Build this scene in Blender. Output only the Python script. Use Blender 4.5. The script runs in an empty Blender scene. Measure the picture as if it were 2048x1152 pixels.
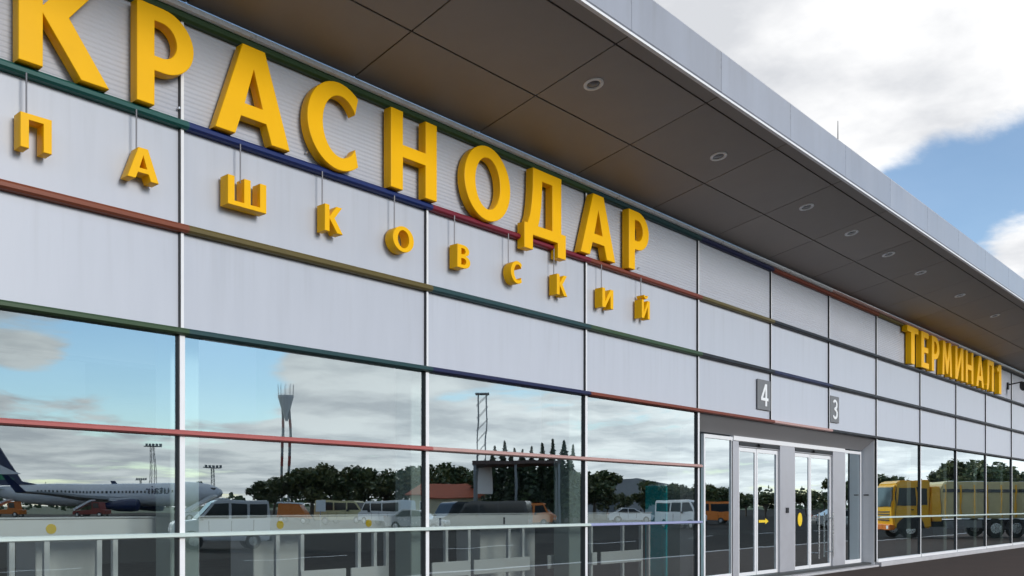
import bpy, bmesh, math, random
from mathutils import Vector, Matrix
R = math.radians
PI = math.pi
S = bpy.context.scene
C = S.collection
rnd = random.Random(11)

# ------------------------------------------------------------------ camera
FPX = 1830.0                       # focal length in pixels of a 2048 wide picture
TH = math.atan(1626.0 / FPX)       # angle between the facade and the optical axis
CT, ST = math.cos(TH), math.sin(TH)
D = 9.52                           # camera to facade
ZC = 1.72                          # eye height
cam = bpy.data.cameras.new('camera')
co = bpy.data.objects.new('camera', cam)
C.objects.link(co)
co.location = (0, -D, ZC)
co.rotation_euler = (R(90), 0, TH - R(90))
cam.sensor_width = 36.0
cam.lens = FPX / 2048 * 36.0
cam.shift_y = (1012 - 576) / 2048.0
cam.clip_start = 0.1
cam.clip_end = 6000
S.camera = co

# ------------------------------------------------------------------ world, sun, exposure
SUN_EL, SUN_AZ = R(18), R(-86)     # azimuth measured from +x towards +y: a veiled sun in front of the terminal, to the right
W = bpy.data.worlds.new('World')
S.world = W
W.use_nodes = True
nt = W.node_tree
nt.nodes.clear()


def N(t, **kw):
    n = nt.nodes.new(t)
    for k, v in kw.items():
        setattr(n, k, v)
    return n


def L(a, b):
    nt.links.new(a, b)


def math_node(op, a, b=None, clamp=False):
    n = N('ShaderNodeMath', operation=op, use_clamp=clamp)
    for i, v in enumerate((a, b)):
        if v is None:
            continue
        if isinstance(v, (int, float)):
            n.inputs[i].default_value = v
        else:
            L(v, n.inputs[i])
    return n.outputs[0]


sky = N('ShaderNodeTexSky', sky_type='NISHITA', sun_disc=False)
sky.sun_elevation = SUN_EL
sky.sun_rotation = R(90) - SUN_AZ
sky.air_density = 1.0
sky.dust_density = 0.0
sky.ozone_density = 2.4
tc = N('ShaderNodeTexCoord')
sep = N('ShaderNodeSeparateXYZ')
L(tc.outputs['Generated'], sep.inputs[0])
zz = math_node('ADD', math_node('MAXIMUM', sep.outputs[2], 0.0), 0.09)
cx_ = math_node('DIVIDE', sep.outputs[0], zz)
cy_ = math_node('DIVIDE', sep.outputs[1], zz)
cmb = N('ShaderNodeCombineXYZ')
L(cx_, cmb.inputs[0]); L(cy_, cmb.inputs[1])
cmb.inputs[2].default_value = 3.7
nz = N('ShaderNodeTexNoise')
nz.inputs['Scale'].default_value = 0.62
nz.inputs['Detail'].default_value = 12
nz.inputs['Roughness'].default_value = 0.60
nz.inputs['Distortion'].default_value = 0.25
L(cmb.outputs[0], nz.inputs['Vector'])
nz2 = N('ShaderNodeTexNoise')
nz2.inputs['Scale'].default_value = 1.7
nz2.inputs['Detail'].default_value = 6
nz2.inputs['Roughness'].default_value = 0.58
cmb2 = N('ShaderNodeVectorMath', operation='ADD')
cmb2.inputs[1].default_value = (5.2, 1.3, 8.0)
L(cmb.outputs[0], cmb2.inputs[0]); L(cmb2.outputs[0], nz2.inputs['Vector'])


def ray(px, py):
    """direction of a pixel of the 2048 x 1152 picture"""
    v = Vector((CT, ST, 0)) + Vector((ST, -CT, 0)) * ((px - 1024) / FPX) + Vector((0, 0, 1)) * ((1012 - py) / FPX)
    return v.normalized()


def mir(px, py):
    d = ray(px, py)
    return Vector((d.x, -d.y, d.z))


def blob(d, inner, outer):
    """1 inside a cloud bank around direction d, falling to 0"""
    dp = N('ShaderNodeVectorMath', operation='DOT_PRODUCT')
    L(tc.outputs['Generated'], dp.inputs[0])
    dp.inputs[1].default_value = d
    mr = N('ShaderNodeMapRange', interpolation_type='SMOOTHSTEP')
    L(dp.outputs['Value'], mr.inputs[0])
    mr.inputs[1].default_value = math.cos(R(outer))
    mr.inputs[2].default_value = math.cos(R(inner))
    return mr.outputs[0]


cover = nz.outputs[0]
for d, i, o, w in ((ray(1640, -30), 3, 17, 0.30), (ray(1950, 120), 1, 10, 0.16), (ray(1990, 390), 2, 9.5, -0.24),
                   (ray(2075, 535), 1, 5, 0.24),
                   (mir(400, 690), 2, 7, -0.22), (mir(60, 720), 1.5, 4.5, -0.2), (mir(40, 640), .5, 4, 0.2), (mir(800, 790), 2, 9, 0.1),
                   (mir(60, 790), 1, 4, 0.12)):
    cover = math_node('ADD', cover, math_node('MULTIPLY', blob(d, i, o), w))
# clouds crowd together near the horizon
low = N('ShaderNodeMapRange')
L(sep.outputs[2], low.inputs[0])
low.inputs[1].default_value = 0.16; low.inputs[2].default_value = 0.02
low.inputs[3].default_value = 0.0; low.inputs[4].default_value = 0.13
cover = math_node('ADD', cover, low.outputs[0])
cr = N('ShaderNodeMapRange', interpolation_type='SMOOTHSTEP')
L(cover, cr.inputs[0])
cr.inputs[1].default_value = 0.475
cr.inputs[2].default_value = 0.575
cr.inputs[3].default_value = 0.06
cc = N('ShaderNodeValToRGB')
cc.color_ramp.elements[0].position = 0.38
cc.color_ramp.elements[0].color = (0.38, 0.39, 0.41, 1)
cc.color_ramp.elements[1].position = 0.60
cc.color_ramp.elements[1].color = (0.60, 0.60, 0.60, 1)
L(nz2.outputs[0], cc.inputs[0])
sc_ = N('ShaderNodeVectorMath', operation='SCALE')
sc_.inputs['Scale'].default_value = 0.108
L(sky.outputs[0], sc_.inputs[0])
# the lower clouds are seen through bright hazy air
lift = N('ShaderNodeMapRange')
L(sep.outputs[2], lift.inputs[0])
lift.inputs[1].default_value = 0.25; lift.inputs[2].default_value = 0.0
lift.inputs[3].default_value = 1.0; lift.inputs[4].default_value = 1.3
cl = N('ShaderNodeVectorMath', operation='SCALE')
L(cc.outputs[0], cl.inputs[0]); L(lift.outputs[0], cl.inputs['Scale'])
mx = N('ShaderNodeMix', data_type='RGBA')
L(cr.outputs[0], mx.inputs[0]); L(sc_.outputs[0], mx.inputs[6]); L(cl.outputs[0], mx.inputs[7])
bg = N('ShaderNodeBackground')
bg.inputs[1].default_value = 1.0
L(mx.outputs[2], bg.inputs[0])
out = N('ShaderNodeOutputWorld')
L(bg.outputs[0], out.inputs[0])

sl = bpy.data.lights.new('sun', 'SUN')
sl.energy = 1.15
sl.angle = R(18)
sl.color = (1.0, 0.95, 0.88)
so = bpy.data.objects.new('sun', sl)
C.objects.link(so)
to_sun = Vector((math.cos(SUN_EL) * math.cos(SUN_AZ), math.cos(SUN_EL) * math.sin(SUN_AZ), math.sin(SUN_EL)))
so.rotation_euler = (-to_sun).to_track_quat('-Z', 'Y').to_euler()

S.view_settings.view_transform = 'Standard'
S.view_settings.look = 'None'
S.view_settings.exposure = 0.9
S.view_settings.gamma = 1
S.view_settings.use_curve_mapping = False
S.cycles.max_bounces = 10
S.cycles.transparent_max_bounces = 12
S.cycles.caustics_reflective = False
S.cycles.caustics_refractive = False
S.cycles.sample_clamp_indirect = 6

# ------------------------------------------------------------------ materials
MATS = {}


def mat(name, col, rough=0.5, metal=0.0, noise=0.0, nscale=4.0, bump=0.0, bscale=40.0, spec=0.5, rand=0.0, stretch=None, coat=0.0):
    m = bpy.data.materials.new(name)
    m.use_nodes = True
    t = m.node_tree
    b = t.nodes['Principled BSDF']
    b.inputs['Base Color'].default_value = (*col, 1)
    b.inputs['Roughness'].default_value = rough
    b.inputs['Metallic'].default_value = metal
    b.inputs['Specular IOR Level'].default_value = spec
    b.inputs['Coat Weight'].default_value = coat
    tcn = t.nodes.new('ShaderNodeTexCoord')
    vec = tcn.outputs['Object']
    if stretch:
        mp = t.nodes.new('ShaderNodeMapping')
        mp.inputs['Scale'].default_value = stretch
        t.links.new(vec, mp.inputs[0])
        vec = mp.outputs[0]
    src = None
    if noise:
        n = t.nodes.new('ShaderNodeTexNoise')
        n.inputs['Scale'].default_value = nscale
        n.inputs['Detail'].default_value = 6
        n.inputs['Roughness'].default_value = 0.6
        t.links.new(vec, n.inputs['Vector'])
        r = t.nodes.new('ShaderNodeMapRange')
        t.links.new(n.outputs[0], r.inputs[0])
        r.inputs[1].default_value = 0.25; r.inputs[2].default_value = 0.75
        r.inputs[3].default_value = 1 - noise; r.inputs[4].default_value = 1 + noise
        src = r.outputs[0]
        rr = t.nodes.new('ShaderNodeMapRange')
        t.links.new(n.outputs[0], rr.inputs[0])
        rr.inputs[1].default_value = 0.25; rr.inputs[2].default_value = 0.75
        rr.inputs[3].default_value = max(0.02, rough - 0.08); rr.inputs[4].default_value = min(1, rough + 0.08)
        t.links.new(rr.outputs[0], b.inputs['Roughness'])
    if rand:
        oi = t.nodes.new('ShaderNodeObjectInfo')
        r2 = t.nodes.new('ShaderNodeMapRange')
        t.links.new(oi.outputs['Random'], r2.inputs[0])
        r2.inputs[3].default_value = 1 - rand; r2.inputs[4].default_value = 1 + rand
        if src is None:
            src = r2.outputs[0]
        else:
            mm = t.nodes.new('ShaderNodeMath'); mm.operation = 'MULTIPLY'
            t.links.new(src, mm.inputs[0]); t.links.new(r2.outputs[0], mm.inputs[1])
            src = mm.outputs[0]
    if src is not None:
        sm = t.nodes.new('ShaderNodeVectorMath'); sm.operation = 'SCALE'
        sm.inputs[0].default_value = col
        t.links.new(src, sm.inputs['Scale'])
        t.links.new(sm.outputs[0], b.inputs['Base Color'])
    if bump:
        n3 = t.nodes.new('ShaderNodeTexNoise')
        n3.inputs['Scale'].default_value = bscale
        n3.inputs['Detail'].default_value = 4
        t.links.new(vec, n3.inputs['Vector'])
        bp = t.nodes.new('ShaderNodeBump')
        bp.inputs['Strength'].default_value = bump
        bp.inputs['Distance'].default_value = 0.02
        t.links.new(n3.outputs[0], bp.inputs['Height'])
        t.links.new(bp.outputs[0], b.inputs['Normal'])
    MATS[name] = m
    return m


def glass_mat(name, refl, rcol, tcol, wave=0.0):
    m = bpy.data.materials.new(name)
    m.use_nodes = True
    t = m.node_tree
    t.nodes.clear()
    o = t.nodes.new('ShaderNodeOutputMaterial')
    g = t.nodes.new('ShaderNodeBsdfGlossy')
    g.inputs['Color'].default_value = (*rcol, 1)
    g.inputs['Roughness'].default_value = 0.0
    tr = t.nodes.new('ShaderNodeBsdfTransparent')
    tr.inputs['Color'].default_value = (*tcol, 1)
    mixn = t.nodes.new('ShaderNodeMixShader')
    geo = t.nodes.new('ShaderNodeNewGeometry')
    clear = t.nodes.new('ShaderNodeBsdfTransparent')
    mixb = t.nodes.new('ShaderNodeMixShader')
    lw = t.nodes.new('ShaderNodeLayerWeight')
    lw.inputs['Blend'].default_value = 0.5
    mr = t.nodes.new('ShaderNodeMapRange')
    mr.inputs[3].default_value = refl
    mr.inputs[4].default_value = min(1.0, refl + 0.66)
    t.links.new(lw.outputs['Facing'], mr.inputs[0])
    t.links.new(mr.outputs[0], mixn.inputs[0])
    t.links.new(tr.outputs[0], mixn.inputs[1])
    t.links.new(g.outputs[0], mixn.inputs[2])
    # the coating sits on the outer face of each side; the ray leaving the pane passes freely
    t.links.new(geo.outputs['Backfacing'], mixb.inputs[0])
    t.links.new(mixn.outputs[0], mixb.inputs[1])
    t.links.new(clear.outputs[0], mixb.inputs[2])
    t.links.new(mixb.outputs[0], o.inputs[0])
    if wave:
        tcn = t.nodes.new('ShaderNodeTexCoord')
        oi = t.nodes.new('ShaderNodeObjectInfo')
        n = t.nodes.new('ShaderNodeTexNoise')
        n.noise_dimensions = '4D'
        n.inputs['Scale'].default_value = 1.1
        n.inputs['Detail'].default_value = 1
        t.links.new(tcn.outputs['Object'], n.inputs['Vector'])
        mw = t.nodes.new('ShaderNodeMath'); mw.operation = 'MULTIPLY'
        mw.inputs[1].default_value = 20
        t.links.new(oi.outputs['Random'], mw.inputs[0])
        t.links.new(mw.outputs[0], n.inputs['W'])
        bp = t.nodes.new('ShaderNodeBump')
        bp.inputs['Strength'].default_value = 1.0
        bp.inputs['Distance'].default_value = wave
        t.links.new(n.outputs[0], bp.inputs['Height'])
        t.links.new(bp.outputs[0], g.inputs['Normal'])
    MATS[name] = m
    return m


panel_m = mat('facade_panel_metal', (0.525, 0.55, 0.61), 0.38, 0.0, 0.035, 1.0, 0.03, 3, rand=0.03, stretch=(3.0, 1.0, 0.55))


def add_streaks(m, top, amount, sx=11.0, bottom=None):
    """rain and dust marks that start under the top rail of a panel and run down it"""
    t = m.node_tree
    b = t.nodes['Principled BSDF']
    old = b.inputs['Base Color'].links[0].from_socket
    tcn = t.nodes.new('ShaderNodeTexCoord')
    oi = t.nodes.new('ShaderNodeObjectInfo')
    off = t.nodes.new('ShaderNodeVectorMath'); off.operation = 'ADD'
    sc = t.nodes.new('ShaderNodeVectorMath'); sc.operation = 'SCALE'
    sc.inputs[0].default_value = (37.0, 11.0, 5.0)
    t.links.new(oi.outputs['Random'], sc.inputs['Scale'])
    t.links.new(tcn.outputs['Object'], off.inputs[0]); t.links.new(sc.outputs[0], off.inputs[1])
    mp = t.nodes.new('ShaderNodeMapping'); mp.inputs['Scale'].default_value = (sx, 1.0, 0.5)
    t.links.new(off.outputs[0], mp.inputs[0])
    n = t.nodes.new('ShaderNodeTexNoise'); n.inputs['Scale'].default_value = 1.0; n.inputs['Detail'].default_value = 5
    t.links.new(mp.outputs[0], n.inputs['Vector'])
    r = t.nodes.new('ShaderNodeMapRange'); t.links.new(n.outputs[0], r.inputs[0])
    r.inputs[1].default_value = 0.50; r.inputs[2].default_value = 0.74
    sp = t.nodes.new('ShaderNodeSeparateXYZ'); t.links.new(tcn.outputs['Object'], sp.inputs[0])
    g_ = t.nodes.new('ShaderNodeMapRange'); t.links.new(sp.outputs[2], g_.inputs[0])
    g_.inputs[1].default_value = -top * .8 if bottom is None else bottom; g_.inputs[2].default_value = top
    g_.inputs[3].default_value = 0.1
    mm = t.nodes.new('ShaderNodeMath'); mm.operation = 'MULTIPLY'
    t.links.new(r.outputs[0], mm.inputs[0]); t.links.new(g_.outputs[0], mm.inputs[1])
    m2 = t.nodes.new('ShaderNodeMath'); m2.operation = 'MULTIPLY'; m2.inputs[1].default_value = amount
    t.links.new(mm.outputs[0], m2.inputs[0])
    mx_ = t.nodes.new('ShaderNodeMix'); mx_.data_type = 'RGBA'
    t.links.new(m2.outputs[0], mx_.inputs[0]); t.links.new(old, mx_.inputs[6])
    mx_.inputs[7].default_value = (0.20, 0.19, 0.17, 1)
    t.links.new(mx_.outputs[2], b.inputs['Base Color'])


add_streaks(panel_m, .57, .13)


def ribbed():
    m = mat('ribbed_panel_metal', (0.49, 0.51, 0.57), 0.4, 0.0, 0.02, 1.5, rand=0.03)
    t = m.node_tree
    b = t.nodes['Principled BSDF']
    tcn = t.nodes['Texture Coordinate']
    wv = t.nodes.new('ShaderNodeTexWave')
    wv.bands_direction = 'Z'
    wv.inputs['Scale'].default_value = 6
    t.links.new(tcn.outputs['Object'], wv.inputs['Vector'])
    bp = t.nodes.new('ShaderNodeBump')
    bp.inputs['Strength'].default_value = 0.8
    bp.inputs['Distance'].default_value = 0.008
    t.links.new(wv.outputs[0], bp.inputs['Height'])
    t.links.new(bp.outputs[0], b.inputs['Normal'])
    return m


ribbed_m = ribbed()
alu = mat('anodised_aluminium', (0.72, 0.73, 0.75), 0.32, 0.35, 0.04, 6)
flank_shade = mat('mullion_flank_shade', (0.025, 0.027, 0.03), 0.5)  # near-black that paints the shade on the mullions' left side
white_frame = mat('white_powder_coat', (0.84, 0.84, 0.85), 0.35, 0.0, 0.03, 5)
lintel_m = mat('grey_lintel_metal', (0.30, 0.29, 0.295), 0.4, 0.2, 0.06, 3)
soffit_m = mat('bronze_soffit_metal', (0.36, 0.325, 0.295), 0.55, 0.2, 0.09, 0.9, 0.02, 2, spec=0.25, rand=0.06)
soffit_gap = mat('soffit_joint', (0.01, 0.01, 0.01), 0.8)
fascia_m = mat('fascia_metal', (0.36, 0.38, 0.43), 0.32, 0.3, 0.08, 0.9, 0.03, 1.5, rand=0.05, stretch=(2.0, 1.0, 0.6))
add_streaks(fascia_m, 8.5, .20, 7.0, 7.8)
roof_m = mat('roof_membrane', (0.35, 0.35, 0.35), 0.8, 0, 0.1, 2)
yellow = mat('yellow_letter_enamel', (1.0, 0.53, 0.0005), 0.40, 0.0, 0.07, 1.3, 0.05, 5, spec=0.15)
yellow_pale = mat('pale_yellow_letter_enamel', (0.95, 0.60, 0.10), 0.3, 0.0, 0.03, 3)
black = mat('black_plastic', (0.015, 0.015, 0.017), 0.45)
steel = mat('brushed_steel', (0.55, 0.55, 0.56), 0.25, 0.9, 0.05, 20)
plinth_m = mat('pale_plinth_stone', (0.50, 0.49, 0.50), 0.6, 0, 0.10, 3, 0.1, 60)
inside_floor = mat('interior_floor_tile', (0.05, 0.053, 0.053), 0.5, 0, 0.05, 3)
inside_wall = mat('interior_wall_paint', (0.13, 0.145, 0.145), 0.7, 0, 0.05, 1)
inside_dark = mat('interior_ceiling', (0.06, 0.065, 0.07), 0.7, 0, 0.05, 1)
bulk_m = mat('white_bulkhead_paint', (0.86, 0.87, 0.86), 0.5, 0, 0.02, 1)
col_m = mat('grey_green_column_paint', (0.36, 0.44, 0.42), 0.5, 0, 0.05, 2)
white_p = mat('white_paint', (0.88, 0.89, 0.89), 0.4, 0, 0.03, 3)
teal_m = mat('teal_panel_gloss', (0.0, 0.72, 0.78), 0.3, 0, 0.03, 2)
sign_m = mat('grey_sign_plate', (0.19, 0.19, 0.195), 0.45, 0.2, 0.05, 8)
yel_st = mat('yellow_sticker', (0.9, 0.62, 0.02), 0.4)
win_g = glass_mat('window_glass', 0.36, (0.86, 0.97, 1.0), (0.94, 1.0, 0.98), 0.0015)
clear_g = glass_mat('added_rooflight_glass', 0.05, (0.9, 0.9, 0.9), (0.95, 0.97, 0.97))  # glazing of the unseen roof opening added to light the hall
leaf_d = mat('dark_leaf', (0.05, 0.08, 0.024), 0.55, 0, 0.25, 0.6)
leaf_l = mat('mid_leaf', (0.115, 0.12, 0.032), 0.55, 0, 0.25, 0.6)
leaf_c = mat('conifer_leaf', (0.022, 0.042, 0.020), 0.6, 0, 0.25, 0.6)
bark = mat('bark', (0.10, 0.075, 0.055), 0.9, 0, 0.2, 6)
red_roof = mat('red_roof_tile', (0.42, 0.10, 0.045), 0.7, 0, 0.15, 4)
cream = mat('cream_plaster', (0.62, 0.55, 0.38), 0.8, 0, 0.08, 2)
car_white = mat('white_car_paint', (0.78, 0.78, 0.78), 0.2, 0, 0.02, 3, coat=0.5)
car_dark = mat('dark_car_paint', (0.035, 0.04, 0.05), 0.2, 0, 0.02, 3, coat=0.5)
car_yel = mat('yellow_truck_paint', (0.95, 0.50, 0.012), 0.25, 0, 0.05, 3, coat=0.4)
car_orange = mat('orange_vehicle_paint', (0.75, 0.20, 0.02), 0.3, 0, 0.05, 3)
car_silver = mat('silver_car_paint', (0.5, 0.5, 0.5), 0.25, 0.4, 0.02, 3, coat=0.5)
canvas_m = mat('pale_tank_paint', (0.66, 0.60, 0.34), 0.45, 0, 0.08, 2)
tyre_m = mat('tyre_rubber', (0.02, 0.02, 0.02), 0.8)
dark_glass = mat('vehicle_glass', (0.02, 0.025, 0.03), 0.06)
plane_w = mat('aircraft_white', (0.80, 0.80, 0.82), 0.25, 0, 0.02, 1)
plane_b = mat('aircraft_dark_blue', (0.012, 0.028, 0.10), 0.25)
plane_g = mat('aircraft_green', (0.02, 0.25, 0.12), 0.3)
red_m = mat('red_paint', (0.30, 0.04, 0.03), 0.4, 0, 0.05, 3)
mast_m = mat('galvanised_mast', (0.22, 0.23, 0.24), 0.5, 0.5, 0.1, 4)
grey_build = mat('grey_shed_cladding', (0.30, 0.30, 0.30), 0.7, 0, 0.1, 1)


def asphalt():
    m = mat('asphalt', (0.022, 0.020, 0.019), 0.95, 0, 0.3, 0.35, 0.3, 90, spec=0.08)
    t = m.node_tree
    return m


asphalt_m = asphalt()
pave_m = mat('pavement_asphalt', (0.074, 0.055, 0.048), 0.9, 0, 0.22, 1.4, 0.3, 70, spec=0.15)
grass_m = mat('grass_strip', (0.05, 0.08, 0.025), 0.9, 0, 0.3, 0.5)

# coloured trim for the transoms
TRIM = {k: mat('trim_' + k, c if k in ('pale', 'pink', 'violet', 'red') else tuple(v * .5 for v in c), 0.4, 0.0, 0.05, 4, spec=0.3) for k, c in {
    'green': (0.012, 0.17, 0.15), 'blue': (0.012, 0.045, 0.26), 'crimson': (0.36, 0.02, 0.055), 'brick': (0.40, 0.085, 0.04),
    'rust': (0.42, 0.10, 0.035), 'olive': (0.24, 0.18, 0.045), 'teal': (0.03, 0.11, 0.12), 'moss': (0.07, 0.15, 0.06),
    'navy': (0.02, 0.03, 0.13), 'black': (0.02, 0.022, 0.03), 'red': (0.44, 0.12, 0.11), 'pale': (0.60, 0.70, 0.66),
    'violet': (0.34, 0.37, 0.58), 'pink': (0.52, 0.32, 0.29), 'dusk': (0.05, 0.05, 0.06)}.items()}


# ------------------------------------------------------------------ helpers
class MB:
    def __init__(s):
        s.v, s.f, s.mi = [], [], []
        s.cur = 0

    def add(s, vs, fs):
        o = len(s.v)
        s.v += [tuple(p) for p in vs]
        for f in fs:
            s.f.append([o + i for i in f]); s.mi.append(s.cur)

    def box(s, x0, x1, y0, y1, z0, z1):
        s.add([(x0, y0, z0), (x1, y0, z0), (x1, y1, z0), (x0, y1, z0), (x0, y0, z1), (x1, y0, z1), (x1, y1, z1), (x0, y1, z1)],
              [(0, 3, 2, 1), (4, 5, 6, 7), (0, 1, 5, 4), (1, 2, 6, 5), (2, 3, 7, 6), (3, 0, 4, 7)])
        return s

    def prism_x(s, prof, x0, x1):
        """closed (y, z) profile, counter-clockwise seen from +x, swept along x"""
        n = len(prof)
        s.add([(x0, y, z) for y, z in prof] + [(x1, y, z) for y, z in prof],
              [tuple(range(n - 1, -1, -1)), tuple(range(n, 2 * n))] + [(i, (i + 1) % n, n + (i + 1) % n, n + i) for i in range(n)])
        return s

    def prism_y(s, prof, y0, y1):
        """closed (x, z) profile swept along y"""
        n = len(prof)
        s.add([(x, y0, z) for x, z in prof] + [(x, y1, z) for x, z in prof],
              [tuple(range(n)), tuple(range(2 * n - 1, n - 1, -1))] + [(i, n + i, n + (i + 1) % n, (i + 1) % n) for i in range(n)])
        return s

    def tube(s, p, q, r0, r1=None, n=10, caps=True):
        p, q = Vector(p), Vector(q)
        r1 = r0 if r1 is None else r1
        z = (q - p).normalized()
        a = z.orthogonal().normalized()
        b = z.cross(a)
        vs = []
        for c_, r in ((p, r0), (q, r1)):
            for i in range(n):
                t = 2 * PI * i / n
                vs.append(c_ + a * (r * math.cos(t)) + b * (r * math.sin(t)))
        fs = [(i, (i + 1) % n, n + (i + 1) % n, n + i) for i in range(n)]
        if caps:
            fs += [tuple(range(n - 1, -1, -1)), tuple(range(n, 2 * n))]
        s.add(vs, fs)
        return s

    def lathe(s, prof, axis='z', n=24, origin=(0, 0, 0)):
        """prof: (radius, height) pairs"""
        vs = []
        for r, h in prof:
            for i in range(n):
                t = 2 * PI * i / n
                a, b = r * math.cos(t), r * math.sin(t)
                p = {'z': (a, b, h), 'x': (h, a, b), 'y': (a, h, b)}[axis]
                vs.append((p[0] + origin[0], p[1] + origin[1], p[2] + origin[2]))
        fs = []
        for k in range(len(prof) - 1):
            for i in range(n):
                j = (i + 1) % n
                fs.append((k * n + i, k * n + j, (k + 1) * n + j, (k + 1) * n + i))
        fs.append(tuple(range(n - 1, -1, -1)))
        fs.append(tuple(range((len(prof) - 1) * n, len(prof) * n)))
        s.add(vs, fs)
        return s

    def mesh(s, name, mats, smooth=False, bevel=0.0, seg=1):
        me = bpy.data.meshes.new(name)
        me.from_pydata(s.v, [], s.f)
        for m in (mats if isinstance(mats, (list, tuple)) else [mats]):
            me.materials.append(m)
        for p, i in zip(me.polygons, s.mi):
            p.material_index = i
        bm = bmesh.new(); bm.from_mesh(me)
        bmesh.ops.recalc_face_normals(bm, faces=bm.faces)
        if bevel:
            es = [e for e in bm.edges if len(e.link_faces) == 2 and e.calc_face_angle(0) > 0.5]
            bmesh.ops.bevel(bm, geom=es, offset=bevel, segments=seg, affect='EDGES', clamp_overlap=True)
        bm.to_mesh(me); bm.free()
        if smooth:
            me.polygons.foreach_set('use_smooth', [True] * len(me.polygons))
            try:
                me.set_sharp_from_angle(angle=R(38))
            except Exception:
                pass
        me.update()
        return me


def link(name, me, parent=None, loc=(0, 0, 0), rot=(0, 0, 0)):
    o = bpy.data.objects.new(name, me)
    C.objects.link(o)
    o.location = loc
    o.rotation_euler = rot
    if parent is not None:
        o.parent = parent
    return o


def tag(o, label=None, cat=None, group=None, kind=None):
    if label: o['label'] = label
    if cat: o['category'] = cat
    if group: o['group'] = group
    if kind: o['kind'] = kind
    return o


def copy_tree(o, loc=None, rz=None, scale=None, parent=None):
    c = o.copy()
    C.objects.link(c)
    if parent is not None:
        c.parent = parent
    if loc is not None: c.location = loc
    if rz is not None: c.rotation_euler = (0, 0, rz)
    if scale is not None: c.scale = scale
    for ch in o.children:
        copy_tree(ch, parent=c)
    return c


def X(px, o=0.0):
    """x on the plane y = -o under picture column px"""
    return (D - o) * (FPX / (CT * CT * (2650 - px)) - math.tan(TH))


def mirror_at(px, d):
    """real ground point whose reflection in the facade shows at column px, d metres deep"""
    lat = (px - 1024) / FPX * d
    return (d * CT + lat * ST, -(d * ST - lat * CT - D))


def zed(py, d):
    return ZC + (1012 - py) * d / FPX


BROAD = math.atan2(CT, ST)          # heading of a thing whose reflection faces the camera with its side

# ------------------------------------------------------------------ ground and sky-line setting
g = MB()
g.add([(-1500, -2500, 0), (2500, -2500, 0), (2500, 1500, 0), (-1500, 1500, 0)], [(0, 1, 2, 3)])
tag(link('apron_ground', g.mesh('apron_ground', asphalt_m)), kind='structure')
g = MB()
g.add([(-40, -7.0, 0.004), (150, -7.0, 0.004), (150, 0.3, 0.004), (-40, 0.3, 0.004)], [(0, 1, 2, 3)])
tag(link('pavement', g.mesh('pavement', pave_m)), kind='structure')
g = MB()
g.box(-40, 150, -7.25, -7.0, -0.1, 0.02)
tag(link('kerb', g.mesh('kerb', plinth_m, bevel=0.01)), kind='structure')
g = MB()
for i in range(14):
    y = -18 - i * 0.0
    x0 = -20 + i * 9
    g.add([(x0, -16.15, 0.004), (x0 + 4, -16.15, 0.004), (x0 + 4, -16.0, 0.004), (x0, -16.0, 0.004)], [(0, 1, 2, 3)])
tag(link('road_marking', g.mesh('road_marking', white_p)), kind='structure')
g = MB()
g.add([(-1500, -2400, 0.02), (2500, -2400, 0.02), (2500, -190, 0.02), (-1500, -190, 0.02)], [(0, 1, 2, 3)])
tag(link('far_grass', g.mesh('far_grass', grass_m)), kind='structure')

# ------------------------------------------------------------------ terminal building
B = bpy.data.objects.new('terminal_building', None)
C.objects.link(B)
tag(B, 'long airport terminal with pale metal panels above a mirror glass front', 'building')

XV = [X(p) for p in (362, 852, 1170, 1394.8, 1540.5, 1657, 1752, 1839.6, 1911.4, 1970.7, 2022.5)]
XV = [XV[0] - 3 * 3.73, XV[0] - 2 * 3.73, XV[0] - 3.73] + XV
for w in (3.29, 3.29, 3.29, 3.73, 3.73, 3.73, 3.73, 3.73):
    XV.append(XV[-1] + w)
X_L, X_R = XV[0], XV[-1]
ZR = {'A': 5.95, 'B': 4.80, 'C': 3.655, 'D': 2.53, 'E': 1.395, 'T': 7.16, 'G': 0.16}
DOOR_BAYS = {6, 7, 8, 14, 15, 16}
BIG_BAYS = set(range(0, 6))

_panel_cache = {}


def facade_piece(name, x0, x1, z0, z1, material, thick, yfront, tilt=0.0):
    w, h = round(x1 - x0, 3), round(z1 - z0, 3)
    k = (name, w, h)
    if k not in _panel_cache:
        m = MB(); m.box(-w / 2, w / 2, 0, thick, -h / 2, h / 2)
        _panel_cache[k] = m.mesh(name, material, bevel=0.004)
    return link(name, _panel_cache[k], B, ((x0 + x1) / 2, yfront, (z0 + z1) / 2), (rnd.uniform(-tilt, tilt), 0, rnd.uniform(-tilt, tilt)))


for i in range(len(XV) - 1):
    x0, x1 = XV[i] + 0.022, XV[i + 1] - 0.022
    facade_piece('panel', x0, x1, ZR['C'] + .012, ZR['B'] - .012, panel_m, 0.05, 0.008, R(.08))
    facade_piece('panel', x0, x1, ZR['B'] + .012, ZR['A'] - .012, panel_m, 0.05, 0.008, R(.08))
    facade_piece('ribbed_panel', x0, x1, ZR['A'] + .012, ZR['T'] + .1, ribbed_m, 0.05, 0.008, R(.05))
    if i in DOOR_BAYS:
        continue
    t = R(0.09)
    facade_piece('window_pane', x0, x1, ZR['G'] + .05, ZR['E'] - .012, win_g, 0.012, 0.012, t)
    if i in BIG_BAYS:
        facade_piece('window_pane', x0, x1, ZR['E'] + .012, ZR['D'] - .012, win_g, 0.012, 0.012, t)
        facade_piece('window_pane', x0, x1, ZR['D'] + .012, ZR['C'] - .012, win_g, 0.012, 0.012, t)
    else:
        facade_piece('window_pane', x0, x1, ZR['E'] + .012, ZR['C'] - .012, win_g, 0.012, 0.012, t)

# vertical mullions: a slim aluminium fin, its shaded left flank painted in as a black strip
_mul = {}


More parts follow.
